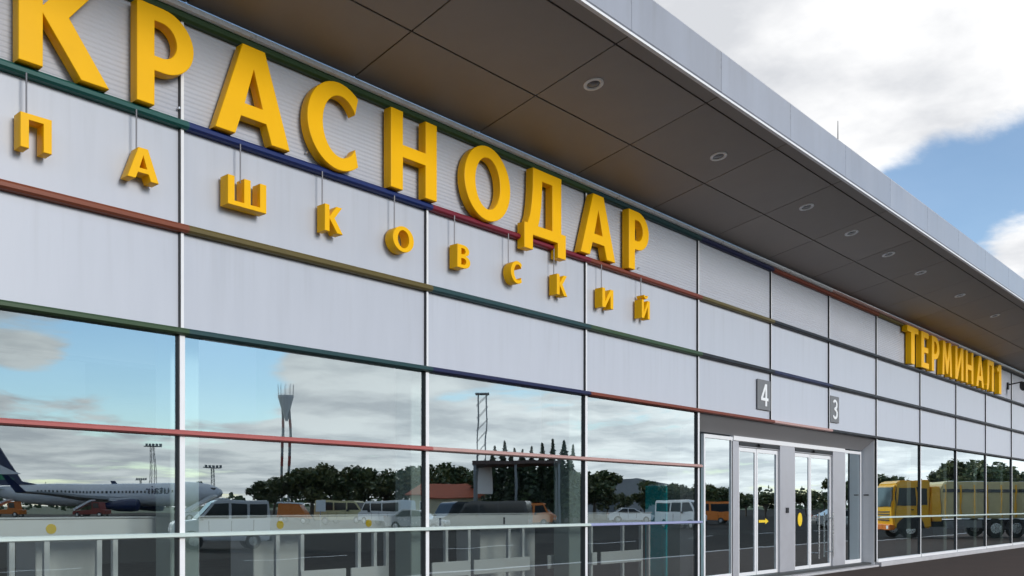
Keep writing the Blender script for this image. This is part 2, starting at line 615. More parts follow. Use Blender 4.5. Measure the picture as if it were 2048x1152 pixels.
def mullion(x, z0, z1, w):
    k = (round(z0, 2), round(z1, 2), w)
    if k not in _mul:
        m = MB()
        m.box(-w / 2, w / 2, -0.032, 0.07, z0, z1)
        m.cur = 1
        m.box(-w / 2 - 0.012, -w / 2 - 0.001, -0.028, 0.068, z0, z1)
        _mul[k] = m.mesh('mullion', [white_frame, flank_shade])
    link('mullion', _mul[k], B, (x, 0, 0))


for i, x in enumerate(XV):
    inner_door = i in (7, 8, 15, 16)
    if inner_door:
        mullion(x, ZR['C'], 7.24, 0.026)
    else:
        mullion(x, 0.14, ZR['C'], 0.062)
        mullion(x, ZR['C'] + 0.001, 7.24, 0.034)

# coloured horizontal caps, one per bay and row
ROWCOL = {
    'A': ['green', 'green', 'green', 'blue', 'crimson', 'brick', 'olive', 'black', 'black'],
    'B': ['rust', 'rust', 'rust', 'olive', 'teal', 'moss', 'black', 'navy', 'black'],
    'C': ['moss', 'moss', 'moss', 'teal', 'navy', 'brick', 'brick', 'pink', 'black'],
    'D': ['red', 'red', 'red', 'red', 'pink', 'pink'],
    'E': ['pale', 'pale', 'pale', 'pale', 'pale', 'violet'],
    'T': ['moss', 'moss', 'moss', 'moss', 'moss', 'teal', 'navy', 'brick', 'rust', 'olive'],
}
# bay 2 is the one at the left edge of the picture, bay 3 the next
_cap = {}


def cap(x0, x1, z, col, hh=0.045, out=0.10):
    k = (round(x1 - x0, 3), col, hh)
    if k not in _cap:
        m = MB()
        m.prism_x([(0.02, -hh), (-out + .03, -hh), (-out, -hh * .55), (-out, hh * .35), (-out + .025, hh), (0.02, hh)], 0, x1 - x0)
        _cap[k] = m.mesh('transom_cap', TRIM[col])
    link('transom_cap', _cap[k], B, (x0, 0, z))


for row in 'ABCDET':
    for i in range(len(XV) - 1):
        if row == 'D' and i not in BIG_BAYS: continue
        if row == 'E' and i in DOOR_BAYS: continue
        cols = ROWCOL[row]
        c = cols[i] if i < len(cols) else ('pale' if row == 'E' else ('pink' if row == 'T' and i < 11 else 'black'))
        sh = 0.05
        if row == 'T':
            cap(XV[i] + sh, XV[i + 1] + sh, ZR['T'] - 0.01, c, 0.05, 0.085)
        else:
            cap(XV[i] + sh, XV[i + 1] + sh, ZR[row], c, {'E': .026, 'D': .031, 'C': .036}.get(row, .043))
# pale strip over the topmost cap
for i in range(len(XV) - 1):
    m = MB()
    m.prism_x([(0.02, 0), (-0.07, 0), (-0.095, 0.02), (-0.095, 0.075), (0.02, 0.075)], 0, XV[i + 1] - XV[i])
    link('cornice_strip', m.mesh('cornice_strip', TRIM['pink'] if 8 <= i <= 10 else alu), B, (XV[i] + .05, 0, ZR['T'] + 0.043))

# plinth
for i in range(len(XV) - 1):
    if i in DOOR_BAYS: continue
    m = MB()
    m.box(XV[i] - .0, XV[i + 1] - .004, -0.16, 0.1, 0, 0.125)
    link('plinth', m.mesh('plinth', plinth_m, bevel=0.012), B)
    m = MB()
    m.box(XV[i] + .05, XV[i + 1] - .05, -0.05, 0.08, 0.127, 0.21)
    link('window_sill', m.mesh('window_sill', white_frame, bevel=0.006), B)

# canopy ---------------------------------------------------------
ZS, SL = 7.32, math.tan(R(11.0))
O1, O2, O3 = 1.143, 2.526, 2.756
FT = ZC + 0.75 * (D - O3) / CT      # top of the fascia


def soffit_z(o): return ZS + SL * o


xj0 = (D - O1) * (FPX / (CT * CT * (2650 - 823)) - math.tan(TH))
xs = [xj0 + 2.36 * k for k in range(-6, 31)]
gap = 0.011
_sp = {}
for k in range(len(xs) - 1):
    for nm, oa, ob in (('soffit_panel', -0.0, O1), ('soffit_panel', O1, O2), ('soffit_edge_panel', O2, O3)):
        key = (oa, ob)
        if key not in _sp:
            a, b = oa + (gap if oa > 0 else 0.03), ob - (gap if nm == 'soffit_panel' else 0)
            m = MB()
            dz = 0.03 if nm == 'soffit_panel' else 0.025
            m.prism_x([(-a, soffit_z(a)), (-a, soffit_z(a) + dz), (-b, soffit_z(b) + dz), (-b, soffit_z(b))], gap, 2.36 - gap)
            _sp[key] = m.mesh(nm, soffit_m, bevel=0.003)
        link(nm, _sp[key], B, (xs[k], 0, 0))
m = MB()
m.prism_x([(0.02, soffit_z(0) + .05), (0.02, soffit_z(0) + .09), (-O3 + .03, soffit_z(O3 - .03) + .09), (-O3 + .03, soffit_z(O3 - .03) + .05)], xs[0], xs[-1])
link('soffit_backing', m.mesh('soffit_backing', soffit_gap), B)
zb = soffit_z(O3)
_fm = None
xf0 = (D - O3) * (FPX / (CT * CT * (2650 - 1437)) - math.tan(TH))
xf = [xf0 + 2.36 * k for k in range(-8, 26)]
m = MB()
m.prism_x([(-O3, zb - .005), (-O3 - 0.02, zb - .005), (-O3 - 0.05, zb + .03), (-O3 - 0.05, FT - .03), (-O3 - 0.03, FT), (-O3, FT)], 0.003, 2.357)
fm = m.mesh('fascia_panel', fascia_m)
for k in range(len(xf) - 1):
    link('fascia_panel', fm, B, (xf[k], 0, 0), (0, 0, 0))
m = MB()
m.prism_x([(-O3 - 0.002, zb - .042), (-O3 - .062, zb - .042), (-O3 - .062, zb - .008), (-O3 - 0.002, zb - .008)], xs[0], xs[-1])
link('fascia_edge_highlight', m.mesh('fascia_edge_highlight', white_frame), B)  # white strip that paints the bright highlight along the fascia's lower edge
# roof decks, an unseen glazed band added to bring daylight into the hall, back and end walls
XA, XB = X_L, X_R
for nm, y0, y1, mt in (('roof', -O3 + .002, 0.55, roof_m), ('roof', 9.0, 16, roof_m)):
    m = MB(); m.box(XA, XB, y0, y1, FT - .22, FT - .04)
    link(nm, m.mesh(nm, mt), B)
m = MB(); m.box(XA, XB, 0.551, 8.999, FT - .16, FT - .14)
link('added_rooflight', m.mesh('added_rooflight', clear_g), B)
m = MB(); m.box(XA, XB, 15.8, 16, 0, FT - .23)
link('back_wall', m.mesh('back_wall', inside_wall), B)
for x in (XA - .2, XB + .05):
    m = MB(); m.box(x, x + .15, 0.1, 16, 0, FT - .05)
    link('end_wall', m.mesh('end_wall', panel_m), B)
m = MB(); m.box(XA, XB, 0.11, 15.7, 0.0, 0.12)
link('hall_floor', m.mesh('hall_floor', inside_floor), B)
m = MB(); m.box(XA, XB, 9.0, 15.7, 4.6, 4.7)
link('hall_ceiling', m.mesh('hall_ceiling', inside_dark), B)
m = MB(); m.box(XA, XB, 0.10, 0.16, ZR['C'] + .1, 7.3)
link('wall_lining', m.mesh('wall_lining', inside_wall), B)
m = MB(); m.box(8.25, 15.4, 3.3, 6, 2.78, 4.59)
link('bulkhead', m.mesh('bulkhead', bulk_m), B)
for x0, x1, z0, z1, y in ((-6, 8.0, 2.9, 4.59, 9), (16, 70, 3.0, 4.59, 6)):
    m = MB(); m.box(x0, x1, y, y + .2, z0, z1)
    link('bulkhead', m.mesh('bulkhead', inside_wall), B)
cm = MB(); cm.box(0, 0.36, 0, 0.36, 0.12, 4.4)
cmesh = cm.mesh('column', col_m, bevel=0.012)
for i, x in enumerate(XV):
    if i in (7, 8, 15, 16): continue
    link('column', cmesh, B, (x + 0.10, 0.42, 0))

# ------------------------------------------------------------------ entrances
RD = 0.38
zh = 3.26


def entrance(i0):
    xa, xb = XV[i0] + .035, XV[i0 + 3] - .034
    m = MB()
    m.prism_x([(0.012, ZR['C'] - .05), (0.0, ZR['C'] - .045), (RD, zh + .04), (RD, zh + .12), (0.06, ZR['C'] + .0)], xa, xb)
    link('lintel_panel', m.mesh('lintel_panel', lintel_m), B)
    for s, x in ((1, xb), (-1, xa)):
        m = MB()
        m.prism_x([(0.03, 0.02), (RD + .05, 0.02), (RD + .05, zh + .04), (0.03, ZR['C'] - .06)], min(x, x - s * .03), max(x, x - s * .03))
        link('reveal', m.mesh('reveal', white_frame), B)
    m = MB(); m.box(xa, xb, -0.10, RD + .1, 0.005, 0.06)
    link('threshold', m.mesh('threshold', plinth_m, bevel=0.01), B)
    return xa, xb


def post(m, x0, x1, z0, z1, y0=RD - .03, y1=RD + .05):
    m.box(x0, x1, y0, y1, z0, z1)


xa, xb = entrance(6)
entrance(14)


def XD(px): return X(px, -RD + .03)


HD = 2.98
# fixed side lights of the entrance
for (pa, pb) in ((1411, 1463), (1691, 1721)):
    a, b = XD(pa), XD(pb)
    m = MB()
    post(m, a - .06, a, .06, zh); post(m, b, b + .06, .06, zh)
    m.box(a, b, RD - .03, RD + .05, zh - .08, zh); m.box(a, b, RD - .03, RD + .05, .06, .22)
    fr = link('side_light', m.mesh('side_light', white_frame, bevel=0.004), B)
    m = MB(); m.box(a + .001, b - .001, RD, RD + .01, .221, zh - .081)
    link('pane', m.mesh('pane', win_g), fr)
# the strip over the doors
m = MB(); m.box(XD(1463) + .07, XD(1691) - .07, RD - .05, RD + .06, zh - .075, zh + .03)
link('head_rail', m.mesh('head_rail', white_frame, bevel=0.004), B)


def sliding_door(pl, p1, pm, p2, pr, label):
    """post, leaf, meeting stile, leaf, wide post, measured in picture columns"""
    m = MB()
    post(m, XD(pl) + .012, XD(p1), .06, zh - .08)
    post(m, XD(p2) + .002, XD(pr) + .002, .06, zh - .08, RD - .06, RD + .08)
    m.box(XD(p1), XD(p2), RD - .02, RD + .09, zh - .2, zh - .08)
    fr = link('entrance_door', m.mesh('entrance_door', mat('door_post_grey_' + str(pl), (0.47, 0.47, 0.50), 0.35, 0.2, 0.05, 4), bevel=0.004), B)
    fr['label'] = label
    m = MB(); m.box(XD(p1) + .01, XD(p2) - .01, RD - .045, RD - .022, zh - .17, zh - .09)
    link('operator_cover', m.mesh('operator_cover', black, bevel=0.004), fr)
    for a, b in ((XD(p1) + .01, XD(pm) - .01), (XD(pm) + .012, XD(p2) - .01)):
        m = MB()
        s = .07
        post(m, a, a + s, .075, zh - .21, RD, RD + .045); post(m, b - s, b, .075, zh - .21, RD, RD + .045)
        m.box(a + s, b - s, RD, RD + .045, zh - .30, zh - .21); m.box(a + s, b - s, RD, RD + .045, .075, .20)
        link('door_leaf', m.mesh('door_leaf', white_frame, bevel=0.004), fr)
        m = MB(); m.box(a + s + .001, b - s - .001, RD + .018, RD + .026, .201, zh - .301)
        link('pane', m.mesh('pane', win_g), fr)
    return fr


d4 = sliding_door(1463, 1478, 1515, 1558, 1586, 'left sliding door under the number four')
d3 = sliding_door(1586, 1590, 1622, 1664, 1688, 'right sliding door under the number three')
# stickers and handles
m = MB()
ya = RD + .012
m.prism_y([(0, .04), (.34, .04), (.34, .0), (.50, .07), (.34, .14), (.34, .10), (0, .10)], ya, ya + .004)
st = link('sticker', m.mesh('sticker', yel_st), d4, (XD(1519) + .05, 0, 1.29))
m = MB(); m.prism_y([(.13 + .13 * math.cos(t * PI / 12), .2 + .17 * math.sin(t * PI / 12)) for t in range(24)], ya, ya + .004)
link('sticker', m.mesh('sticker', yel_st), d3, (XD(1594) + .14, 0, 1.18))
for px in (1633, 1661):
    x = XD(px)
    m = MB()
    m.tube((x, RD - .10, .35), (x, RD - .10, 1.55), .02); m.tube((x, RD - .10, .5), (x, RD + .01, .5), .014); m.tube((x, RD - .10, 1.4), (x, RD + .01, 1.4), .014)
    link('handle', m.mesh('handle', steel, True), d3)
m = MB(); m.box(XD(1569), XD(1574), RD - .085, RD - .061, 1.55, 1.68)
link('push_button', m.mesh('push_button', black, bevel=0.005), d4)
for dd, pa_, pb_ in ((d4, 1478, 1558), (d3, 1590, 1664)):
    xm = (XD(pa_) + XD(pb_)) / 2
    m = MB(); m.box(xm - .11, xm + .11, RD - .10, RD - .046, zh - .165, zh - .10)
    link('motion_sensor', m.mesh('motion_sensor', black, bevel=.01), dd)
m = MB(); m.box(0, .14, 0, .02, 0, .03)
link('keypad', m.mesh('keypad', black, bevel=0.004), B, (xb - .053, .17, 2.02), (0, 0, R(90)))

# second entrance far right: a plain glazed set
xa2, xb2 = XV[14] + .035, XV[17] - .034
m = MB()
n = 6
for k in range(n + 1):
    x = xa2 + (xb2 - xa2 - .08) * k / n
    post(m, x, x + .08, .06, zh)
m.box(xa2, xb2, RD - .031, RD + .051, zh - .1, zh + .03)
fr2 = link('entrance_door', m.mesh('entrance_door', white_frame), B)
for k in range(n):
    x = xa2 + (xb2 - xa2 - .08) * k / n
    w = (xb2 - xa2 - .08) / n
    m = MB(); m.box(x + .081, x + w - .001, RD, RD + .01, .07, zh - .101)
    link('pane', m.mesh('pane', win_g), fr2)


# ------------------------------------------------------------------ letters
def arc(cx, cy, rx, ry, a0, a1, n=18):
    return [(cx + rx * math.cos(R(a0 + (a1 - a0) * k / n)), cy + ry * math.sin(R(a0 + (a1 - a0) * k / n))) for k in range(n + 1)]


GL = {}
GL['К'] = (.74, [[(0, 0), (.19, 0), (.19, .49), (.50, 0), (.74, 0), (.40, .54), (.71, 1), (.48, 1), (.19, .57), (.19, 1), (0, 1)]])
GL['Р'] = (.63, [[(0, 0), (.19, 0), (.19, .35)] + arc(.28, .675, .35, .325, -90, 90) + [(0, 1)],
                 [(.19, .50)] + arc(.27, .675, .165, .175, -90, 90) + [(.19, .85)]])
GL['А'] = (.80, [[(0, 0), (.205, 0), (.265, .21), (.535, .21), (.595, 0), (.80, 0), (.52, 1), (.28, 1)], [(.305, .36), (.495, .36), (.40, .76)]])
GL['С'] = (.68, [arc(.42, .5, .42, .52, 52, 308, 32) + arc(.44, .5, .24, .365, 325, 35, 28)])
GL['Н'] = (.745, [[(0, 0), (.19, 0), (.19, .42), (.555, .42), (.555, 0), (.745, 0), (.745, 1), (.555, 1), (.555, .58), (.19, .58), (.19, 1), (0, 1)]])
GL['О'] = (.80, [arc(.40, .5, .40, .52, 0, 360, 44)[:-1], arc(.40, .5, .215, .36, 0, 360, 36)[:-1]])
GL['Д'] = (.80, [[(0, -.22), (.16, -.22), (.16, 0), (.64, 0), (.64, -.22), (.80, -.22), (.80, .155), (.71, .155), (.71, 1), (.16, 1), (.155, .7), (.14, .5), (.11, .3), (.06, .155), (0, .155)],
                 [(.26, .155), (.53, .155), (.53, .84), (.335, .84), (.33, .65), (.315, .45), (.29, .27)]])
GL['П'] = (.74, [[(0, 0), (.2, 0), (.2, .82), (.54, .82), (.54, 0), (.74, 0), (.74, 1), (0, 1)]])
GL['Ш'] = (1.0, [[(0, 0), (1, 0), (1, 1), (.83, 1), (.83, .16), (.585, .16), (.585, 1), (.415, 1), (.415, .16), (.17, .16), (.17, 1), (0, 1)]])
GL['В'] = (.63, [[(0, 0)] + arc(.31, .28, .32, .28, -90, 70, 12) + arc(.29, .75, .29, .25, -40, 90, 12) + [(0, 1)],
                 [(.19, .15)] + arc(.29, .285, .14, .135, -90, 90, 10) + [(.19, .42)],
                 [(.19, .60)] + arc(.28, .725, .115, .125, -90, 90, 10) + [(.19, .85)]])
_I = [(0, 1), (0, 0), (.20, 0), (.56, .68), (.56, 0), (.75, 0), (.75, 1), (.55, 1), (.19, .32), (.19, 1)]
GL['И'] = (.75, [_I])
GL['Й'] = (.75, [_I, arc(.375, 1.27, .20, .20, 180, 360, 10) + arc(.375, 1.27, .085, .09, 360, 180, 8)])
GL['Т'] = (.59, [[(.2, 0), (.39, 0), (.39, .84), (.59, .84), (.59, 1), (0, 1), (0, .84), (.2, .84)]])
GL['Е'] = (.52, [[(0, 0), (.52, 0), (.52, .155), (.19, .155), (.19, .43), (.48, .43), (.48, .58), (.19, .58), (.19, .845), (.51, .845), (.51, 1), (0, 1)]])
GL['М'] = (.90, [[(0, 0), (.17, 0), (.20, .62), (.38, .05), (.52, .05), (.70, .62), (.73, 0), (.90, 0), (.83, 1), (.62, 1), (.45, .42), (.28, 1), (.07, 1)]])
GL['Л'] = (.67, [[(0, 0), (.10, .0), (.18, .08), (.215, .25), (.23, .84), (.48, .84), (.48, 0), (.67, 0), (.67, 1), (.06, 1), (.05, .4), (.03, .2), (0, .16)]])
GL['1'] = (.37, [[(.18, 0), (.37, 0), (.37, 1), (.22, 1), (0, .82), (.06, .70), (.18, .78)]])
GL['4'] = (.62, [[(.36, 0), (.50, 0), (.50, .24), (.62, .24), (.62, .37), (.50, .37), (.50, 1), (.34, 1), (0, .36), (0, .24), (.36, .24)], [(.15, .37), (.36, .37), (.36, .76)]])
GL['3'] = (.56, [arc(.26, .27, .30, .28, 205, 420, 18) + arc(.25, .75, .27, .26, -55, 155, 18) + arc(.25, .75, .13, .135, 150, -75, 12) + [(.16, .575), (.16, .465)] + arc(.25, .27, .15, .15, 75, -155, 14)])


def glyph_mesh(name, ch, w, h, depth, material, bevel=0.008):
    gw, loops = GL[ch]
    cu = bpy.data.curves.new('glyph', 'CURVE')
    cu.dimensions = '2D'
    cu.fill_mode = 'BOTH'
    for lp in loops:
        sp = cu.splines.new('POLY')
        sp.points.add(len(lp) - 1)
        for p, (a, b) in zip(sp.points, lp):
            p.co = (a / gw * w, b * h, 0, 1)
        sp.use_cyclic_u = True
    cu.extrude = depth / 2 - bevel
    cu.bevel_depth = bevel
    cu.bevel_resolution = 1
    cu.offset = -bevel
    o = bpy.data.objects.new('tmp', cu)
    C.objects.link(o)
    dg = bpy.context.evaluated_depsgraph_get()
    me = bpy.data.meshes.new_from_object(o.evaluated_get(dg))
    bpy.data.objects.remove(o); bpy.data.curves.remove(cu)
    me.name = name
    # stand it up: curve x,y,z -> x, -depth, z
    me.transform(Matrix(((1, 0, 0, 0), (0, 0, -1, 0), (0, 1, 0, 0), (0, 0, 0, 1))))
    me.materials.clear()
    me.materials.append(material)
    me.polygons.foreach_set('use_smooth', [True] * len(me.polygons))
    try:
        me.set_sharp_from_angle(angle=R(30))
    except Exception:
        pass
    return me


LO = 0.18          # front of the large letters
LZ, LH = 6.0, 1.065
BIGW = [('К', 37, 219, 'large yellow letter К, cut by the top left corner, first of the big word'),
        ('Р', 274, 388, 'large yellow letter Р second from left, between the big К and the big А'),
        ('А', 431, 580, 'large yellow letter А between the big Р and С, over the blue trim'),
        ('С', 615, 717, 'large yellow letter С with open right side, left of the big Н'),
        ('Н', 782, 874, 'large yellow letter Н standing where blue trim turns crimson'),
        ('О', 929, 1021, 'large yellow round letter О above the crimson trim'),
        ('Д', 1049, 1132, 'large yellow letter Д with two feet reaching below the crimson trim'),
        ('А', 1162, 1231, 'large yellow letter А second last of the big word, right of Д'),
        ('Р', 1258, 1298, 'large yellow letter Р closing the big word at its right end')]
for ch, pa, pb, lab in BIGW:
    a, b = X(pa, LO), X(pb, LO)
    me = glyph_mesh('sign_letter', ch, b - a, LH, 0.15, yellow, 0.007)
    o = link('sign_letter', me, None, (a, -LO + 0.075, LZ))
    tag(o, lab, 'sign letter', 'large letters of the airport name')
    m = MB()
    for fx in (.12, .85):
        m.tube((fx * (b - a), 0.06, .12 * LH), (fx * (b - a), LO - .065, .12 * LH), .012, n=8)
    fx_ = link('standoff', m.mesh('standoff', steel), o)

SO = 0.19
rod_m = mat('rod_grey', (0.22, 0.22, 0.24), 0.5, 0.3)
SZ, SH = 5.165, 0.335
SMALL = [('П', 41, 104, 53, 'small yellow letter П at the left end, hanging below the green trim'),
         ('А', 255, 318, 273, 'small triangular yellow letter А below the second big letter, left of the small three pronged one'),
         ('Ш', 456, 533, 481, 'small yellow letter Ш with three prongs, below the big А and blue trim'),
         ('К', 650, 686, 639, 'small yellow letter К with two slanting arms, between the three pronged and the round small letters'),
         ('О', 786, 828, 789, 'small round yellow letter О hanging below the big Н'),
         ('В', 915, 941, 906, 'small yellow letter В with two holes, hanging right of the small О'),
         ('С', 1022, 1044, 1017, 'small yellow letter С hanging left of the left foot of the big Д'),
         ('К', 1114, 1135, 1102, 'small yellow letter К hanging under the right foot of the big Д'),
         ('И', 1205, 1227, 1203, 'small plain yellow letter И without accent, hanging under the second big А'),
         ('Й', 1284, 1300, 1282, 'small yellow letter Й with accent on top, last of the small word')]
for ch, pa, pb, pr, lab in SMALL:
    a, b = X(pa, SO), X(pb, SO)
    me = glyph_mesh('sign_letter', ch, b - a, SH, 0.165, yellow, 0.004)
    o = link('sign_letter', me, None, (a, -SO + 0.0825, SZ))
    tag(o, lab, 'sign letter', 'small hanging letters of the lower word')
    xr = min(max(X(pr, SO - .08), a + .02), b - .02) - a
    m = MB(); m.tube((xr, 0.0, SH * .9), (xr, 0.0, ZR['A'] - .03 - SZ), .0085, n=8)
    link('hanger_rod', m.mesh('hanger_rod', rod_m), o)

TOFF = 0.20
TERM = [('Т', 1815, 1837, 'first letter Т of the far yellow word on the right'), ('Е', 1843, 1858, 'second letter Е of the far yellow word, right of its Т'),
        ('Р', 1864, 1879, 'third letter Р of the far yellow word, between Е and М'), ('М', 1885, 1904, 'wide letter М in the far yellow word, after its Р'),
        ('И', 1911, 1927, 'fifth letter И with a rising slant in the far yellow word'), ('Н', 1932, 1947, 'sixth letter Н with a crossbar in the far yellow word'),
        ('А', 1953, 1968, 'seventh letter А, pointed, in the far yellow word'), ('Л', 1974, 1988, 'letter Л ending the far yellow word, left of the numeral'),
        ('1', 1994, 2003, 'yellow numeral 1 after the far yellow word, left of the camera')]
for ch, pa, pb, lab in TERM:
    a, b = X(pa, TOFF), X(pb, TOFF)
    me = glyph_mesh('sign_letter', ch, b - a, 1.12, 0.17, yellow, 0.006)
    o = link('sign_letter', me, None, (a, -TOFF + .085, 6.02))
    tag(o, lab, 'sign letter', 'letters of the far terminal sign')

# door number plates
for ch, pa, pb, pym, lab in (('4', 1515, 1541, 790, 'grey square plate with white number 4 above the left door'), ('3', 1661, 1678, 819, 'grey square plate with white number 3 above the right door')):
    a, b = X(pa, .03), X(pb, .03)
    w = b - a
    zc = ZC + (1012 - pym) / (2650 - (pa + pb) / 2) * (D - .03) / CT
    m = MB(); m.box(0, w, -.012, .012, -.34, .34)
    o = link('number_plate', m.mesh('number_plate', sign_m, bevel=0.004), None, (a, -.022, zc))
    tag(o, lab, 'sign', 'number plates above the doors')
    me = glyph_mesh('numeral', ch, w * .56, .50, .012, white_p, 0.001)
    link('numeral', me, o, (w * .24, -.016, -.25))

# recessed downlights
rg = MB()
rg.lathe([(0.115, 0.004), (0.115, -0.012), (0.095, -0.016), (0.08, -0.012), (0.075, 0.004)], n=28)
ring_me = rg.mesh('ring', mat('ring_white', (0.9, 0.9, 0.9), 0.3), True)
cn = MB(); cn.lathe([(0.074, 0.003), (0.074, -0.002), (0.03, -0.008), (0.0005, -0.008)], n=24)
cone_me = cn.mesh('lens', mat('downlight_glass', (0.12, 0.115, 0.11), 0.15, 0.3), True)
ORD = ['nearest', 'second nearest', 'third nearest', 'fourth nearest', 'fifth nearest', 'sixth nearest', 'seventh nearest', 'farthest visible']
for k, px in enumerate((1187, 1437, 1613, 1703, 1777, 1841, 1920, 1990)):
    o_ = 1.81
    e = bpy.data.objects.new('ceiling_light', None); C.objects.link(e)
    e.location = (X(px, o_), -o_, soffit_z(o_))
    e.rotation_euler = (-math.atan(SL), 0, 0)
    tag(e, '%s round recessed downlight in the row along the canopy soffit' % ORD[k], 'ceiling light', 'downlights in the canopy soffit')
    e.scale = (1.25, 1.25, 1.25)
    link('ring', ring_me, e); link('lens', cone_me, e)

# lightning rod on the fascia
m = MB(); m.tube((0, 0, -.12), (0, 0, .40), .012, .006, 8); m.tube((0, 0, -.2), (0, 0, -.12), .03, .03, 8)
tag(link('roof_rod', m.mesh('roof_rod', black), None, (X(1680, O3), -O3 + .04, FT + .01)), 'thin dark rod standing up from the roof edge against blue sky', 'rod')

# security camera
e = bpy.data.objects.new('security_camera', None); C.objects.link(e)
cz = ZC + (1012 - 768) / (2650 - 2024) * (D - .3) / CT
e.location = (X(2020, .1), 0, cz)
tag(e, 'dark security camera on a bracket right of the far yellow sign', 'security camera')
m = MB(); m.box(-.08, .08, -.06, 0.0, -.14, .14); m.tube((0, -.05, .05), (0, -.55, .12), .028, n=10)
link('bracket', m.mesh('bracket', black, bevel=0.006), e)
m = MB(); m.lathe([(0.02, .12), (.12, .10), (.14, 0), (.13, -.12), (.09, -.2), (.02, -.235)], n=20, origin=(0, -.58, .0))
link('dome', m.mesh('dome', black, True), e)

# ------------------------------------------------------------------ things inside the hall
e = bpy.data.objects.new('queue_barrier', None); C.objects.link(e)
e.location = (0, 0, 0)
tag(e, 'long white barrier rail with round stickers behind the lower glass', 'barrier')
YB = 0.86


def XI(px, y): return X(px, -y)


xe = XI(1302, YB)
m = MB(); m.box(XV[0] + 1, xe, YB, YB + .05, 1.36, 1.575)
link('rail', m.mesh('rail', white_p, bevel=0.006), e)
m = MB(); m.box(XV[0] + 1, xe + .02, YB - .02, YB + .07, 1.577, 1.60)
link('rail_cap', m.mesh('rail_cap', alu, bevel=0.004), e)
pm_ = MB(); pm_.box(-.03, .03, YB + .01, YB + .07, .12, 1.358)
post_me = pm_.mesh('post', white_p, bevel=0.004)
for px in (25, 95, 200, 232, 395, 557, 606, 720, 752, 776, 800, 895, 940, 1020, 1048, 1185, 1248, 1285, 1300):
    link('post', post_me, e, (XI(px, YB), 0, 0))
for pa, pb in ((600, 690), (700, 770), (862, 936), (946, 1058), (1094, 1135), (1182, 1192), (1200, 1282)):
    a, b = XI(pa, YB), XI(pb, YB)
    m = MB(); m.box(a, b, YB - .03, YB + .0, .60, .84)
    link('lower_panel', m.mesh('lower_panel', white_p, bevel=0.006), e)
dm = MB(); dm.lathe([(.001, -.003), (.055, -.003), (.055, .003), (.001, .003)], axis='y', n=20)
disc_me = dm.mesh('round_sticker', yel_st)
for px in (102, 560, 737):
    link('round_sticker', disc_me, e, (XI(px, YB), YB - .004, 1.47))
for px in (880, 1008):
    m = MB(); m.box(-.02, .02, -.004, 0, -.06, .06)
    link('latch', m.mesh('latch', black), e, (XI(px, YB), YB - .002, 1.47))

m = MB(); m.box(0, .62, 0, .4, .12, 2.15)
o = link('teal_booth', m.mesh('teal_booth', teal_m, bevel=0.01), None, (XI(1322, 1.0), 1.0, 0))
tag(o, 'tall glossy teal box standing behind the glass left of the entrance', 'booth')
m = MB(); m.box(.05, .57, .05, .35, .001, .03)
link('top_edge', m.mesh('top_edge', white_p), o, (0, 0, 2.15))
# grey cabinets behind the rail
for px, w, h, k in ((110, .75, 1.2, 0), (525, .8, 1.25, 1), (985, 1.5, 1.2, 2)):
    x = XI(px, 2.0)
    m = MB(); m.box(-w / 2, w / 2, 0, .6, .12, .12 + h)
    o = link('counter', m.mesh('counter', bulk_m, bevel=0.01), None, (x, 1.6, 0))
    tag(o, ['pale cabinet behind the glass at the left edge', 'pale cabinet behind the glass of the second bay', 'wide pale counter behind the glass of the third bay'][k], 'counter', 'pale counters in the hall')
    m = MB(); m.box(-w / 2 - .02, w / 2 + .02, -.02, .62, .12 + h + .001, .16 + h)
    link('counter_top', m.mesh('counter_top', alu, bevel=0.004), o)

# ------------------------------------------------------------------ across the apron: seen mirrored in the glass
def empty(name, px, d, rz=BROAD):
    e = bpy.data.objects.new(name, None); C.objects.link(e)
    x, y = mirror_at(px, d)
    e.location = (x, y, 0)
    e.rotation_euler = (0, 0, rz)
    return e


wm_ = MB(); wm_.lathe([(.001, -.13), (.26, -.13), (.36, -.11), (.38, -.06), (.38, .06), (.36, .11), (.26, .13), (.001, .13)], axis='y', n=20)
tyre_me = wm_.mesh('wheel', tyre_m, True)
hm_ = MB(); hm_.lathe([(.001, -.14), (.2, -.137), (.22, -.12), (.22, .12), (.2, .137), (.001, .14)], axis='y', n=14)
rim_me = hm_.mesh('rim', steel, True)


def wheels(e, xs_, w, r=.36):
    for x in xs_:
        for s in (-1, 1):
            o = link('wheel', tyre_me, e, (x, s * w, r))
            k = r / .38
            o.scale = (k, 1, k)
            link('rim', rim_me, o)


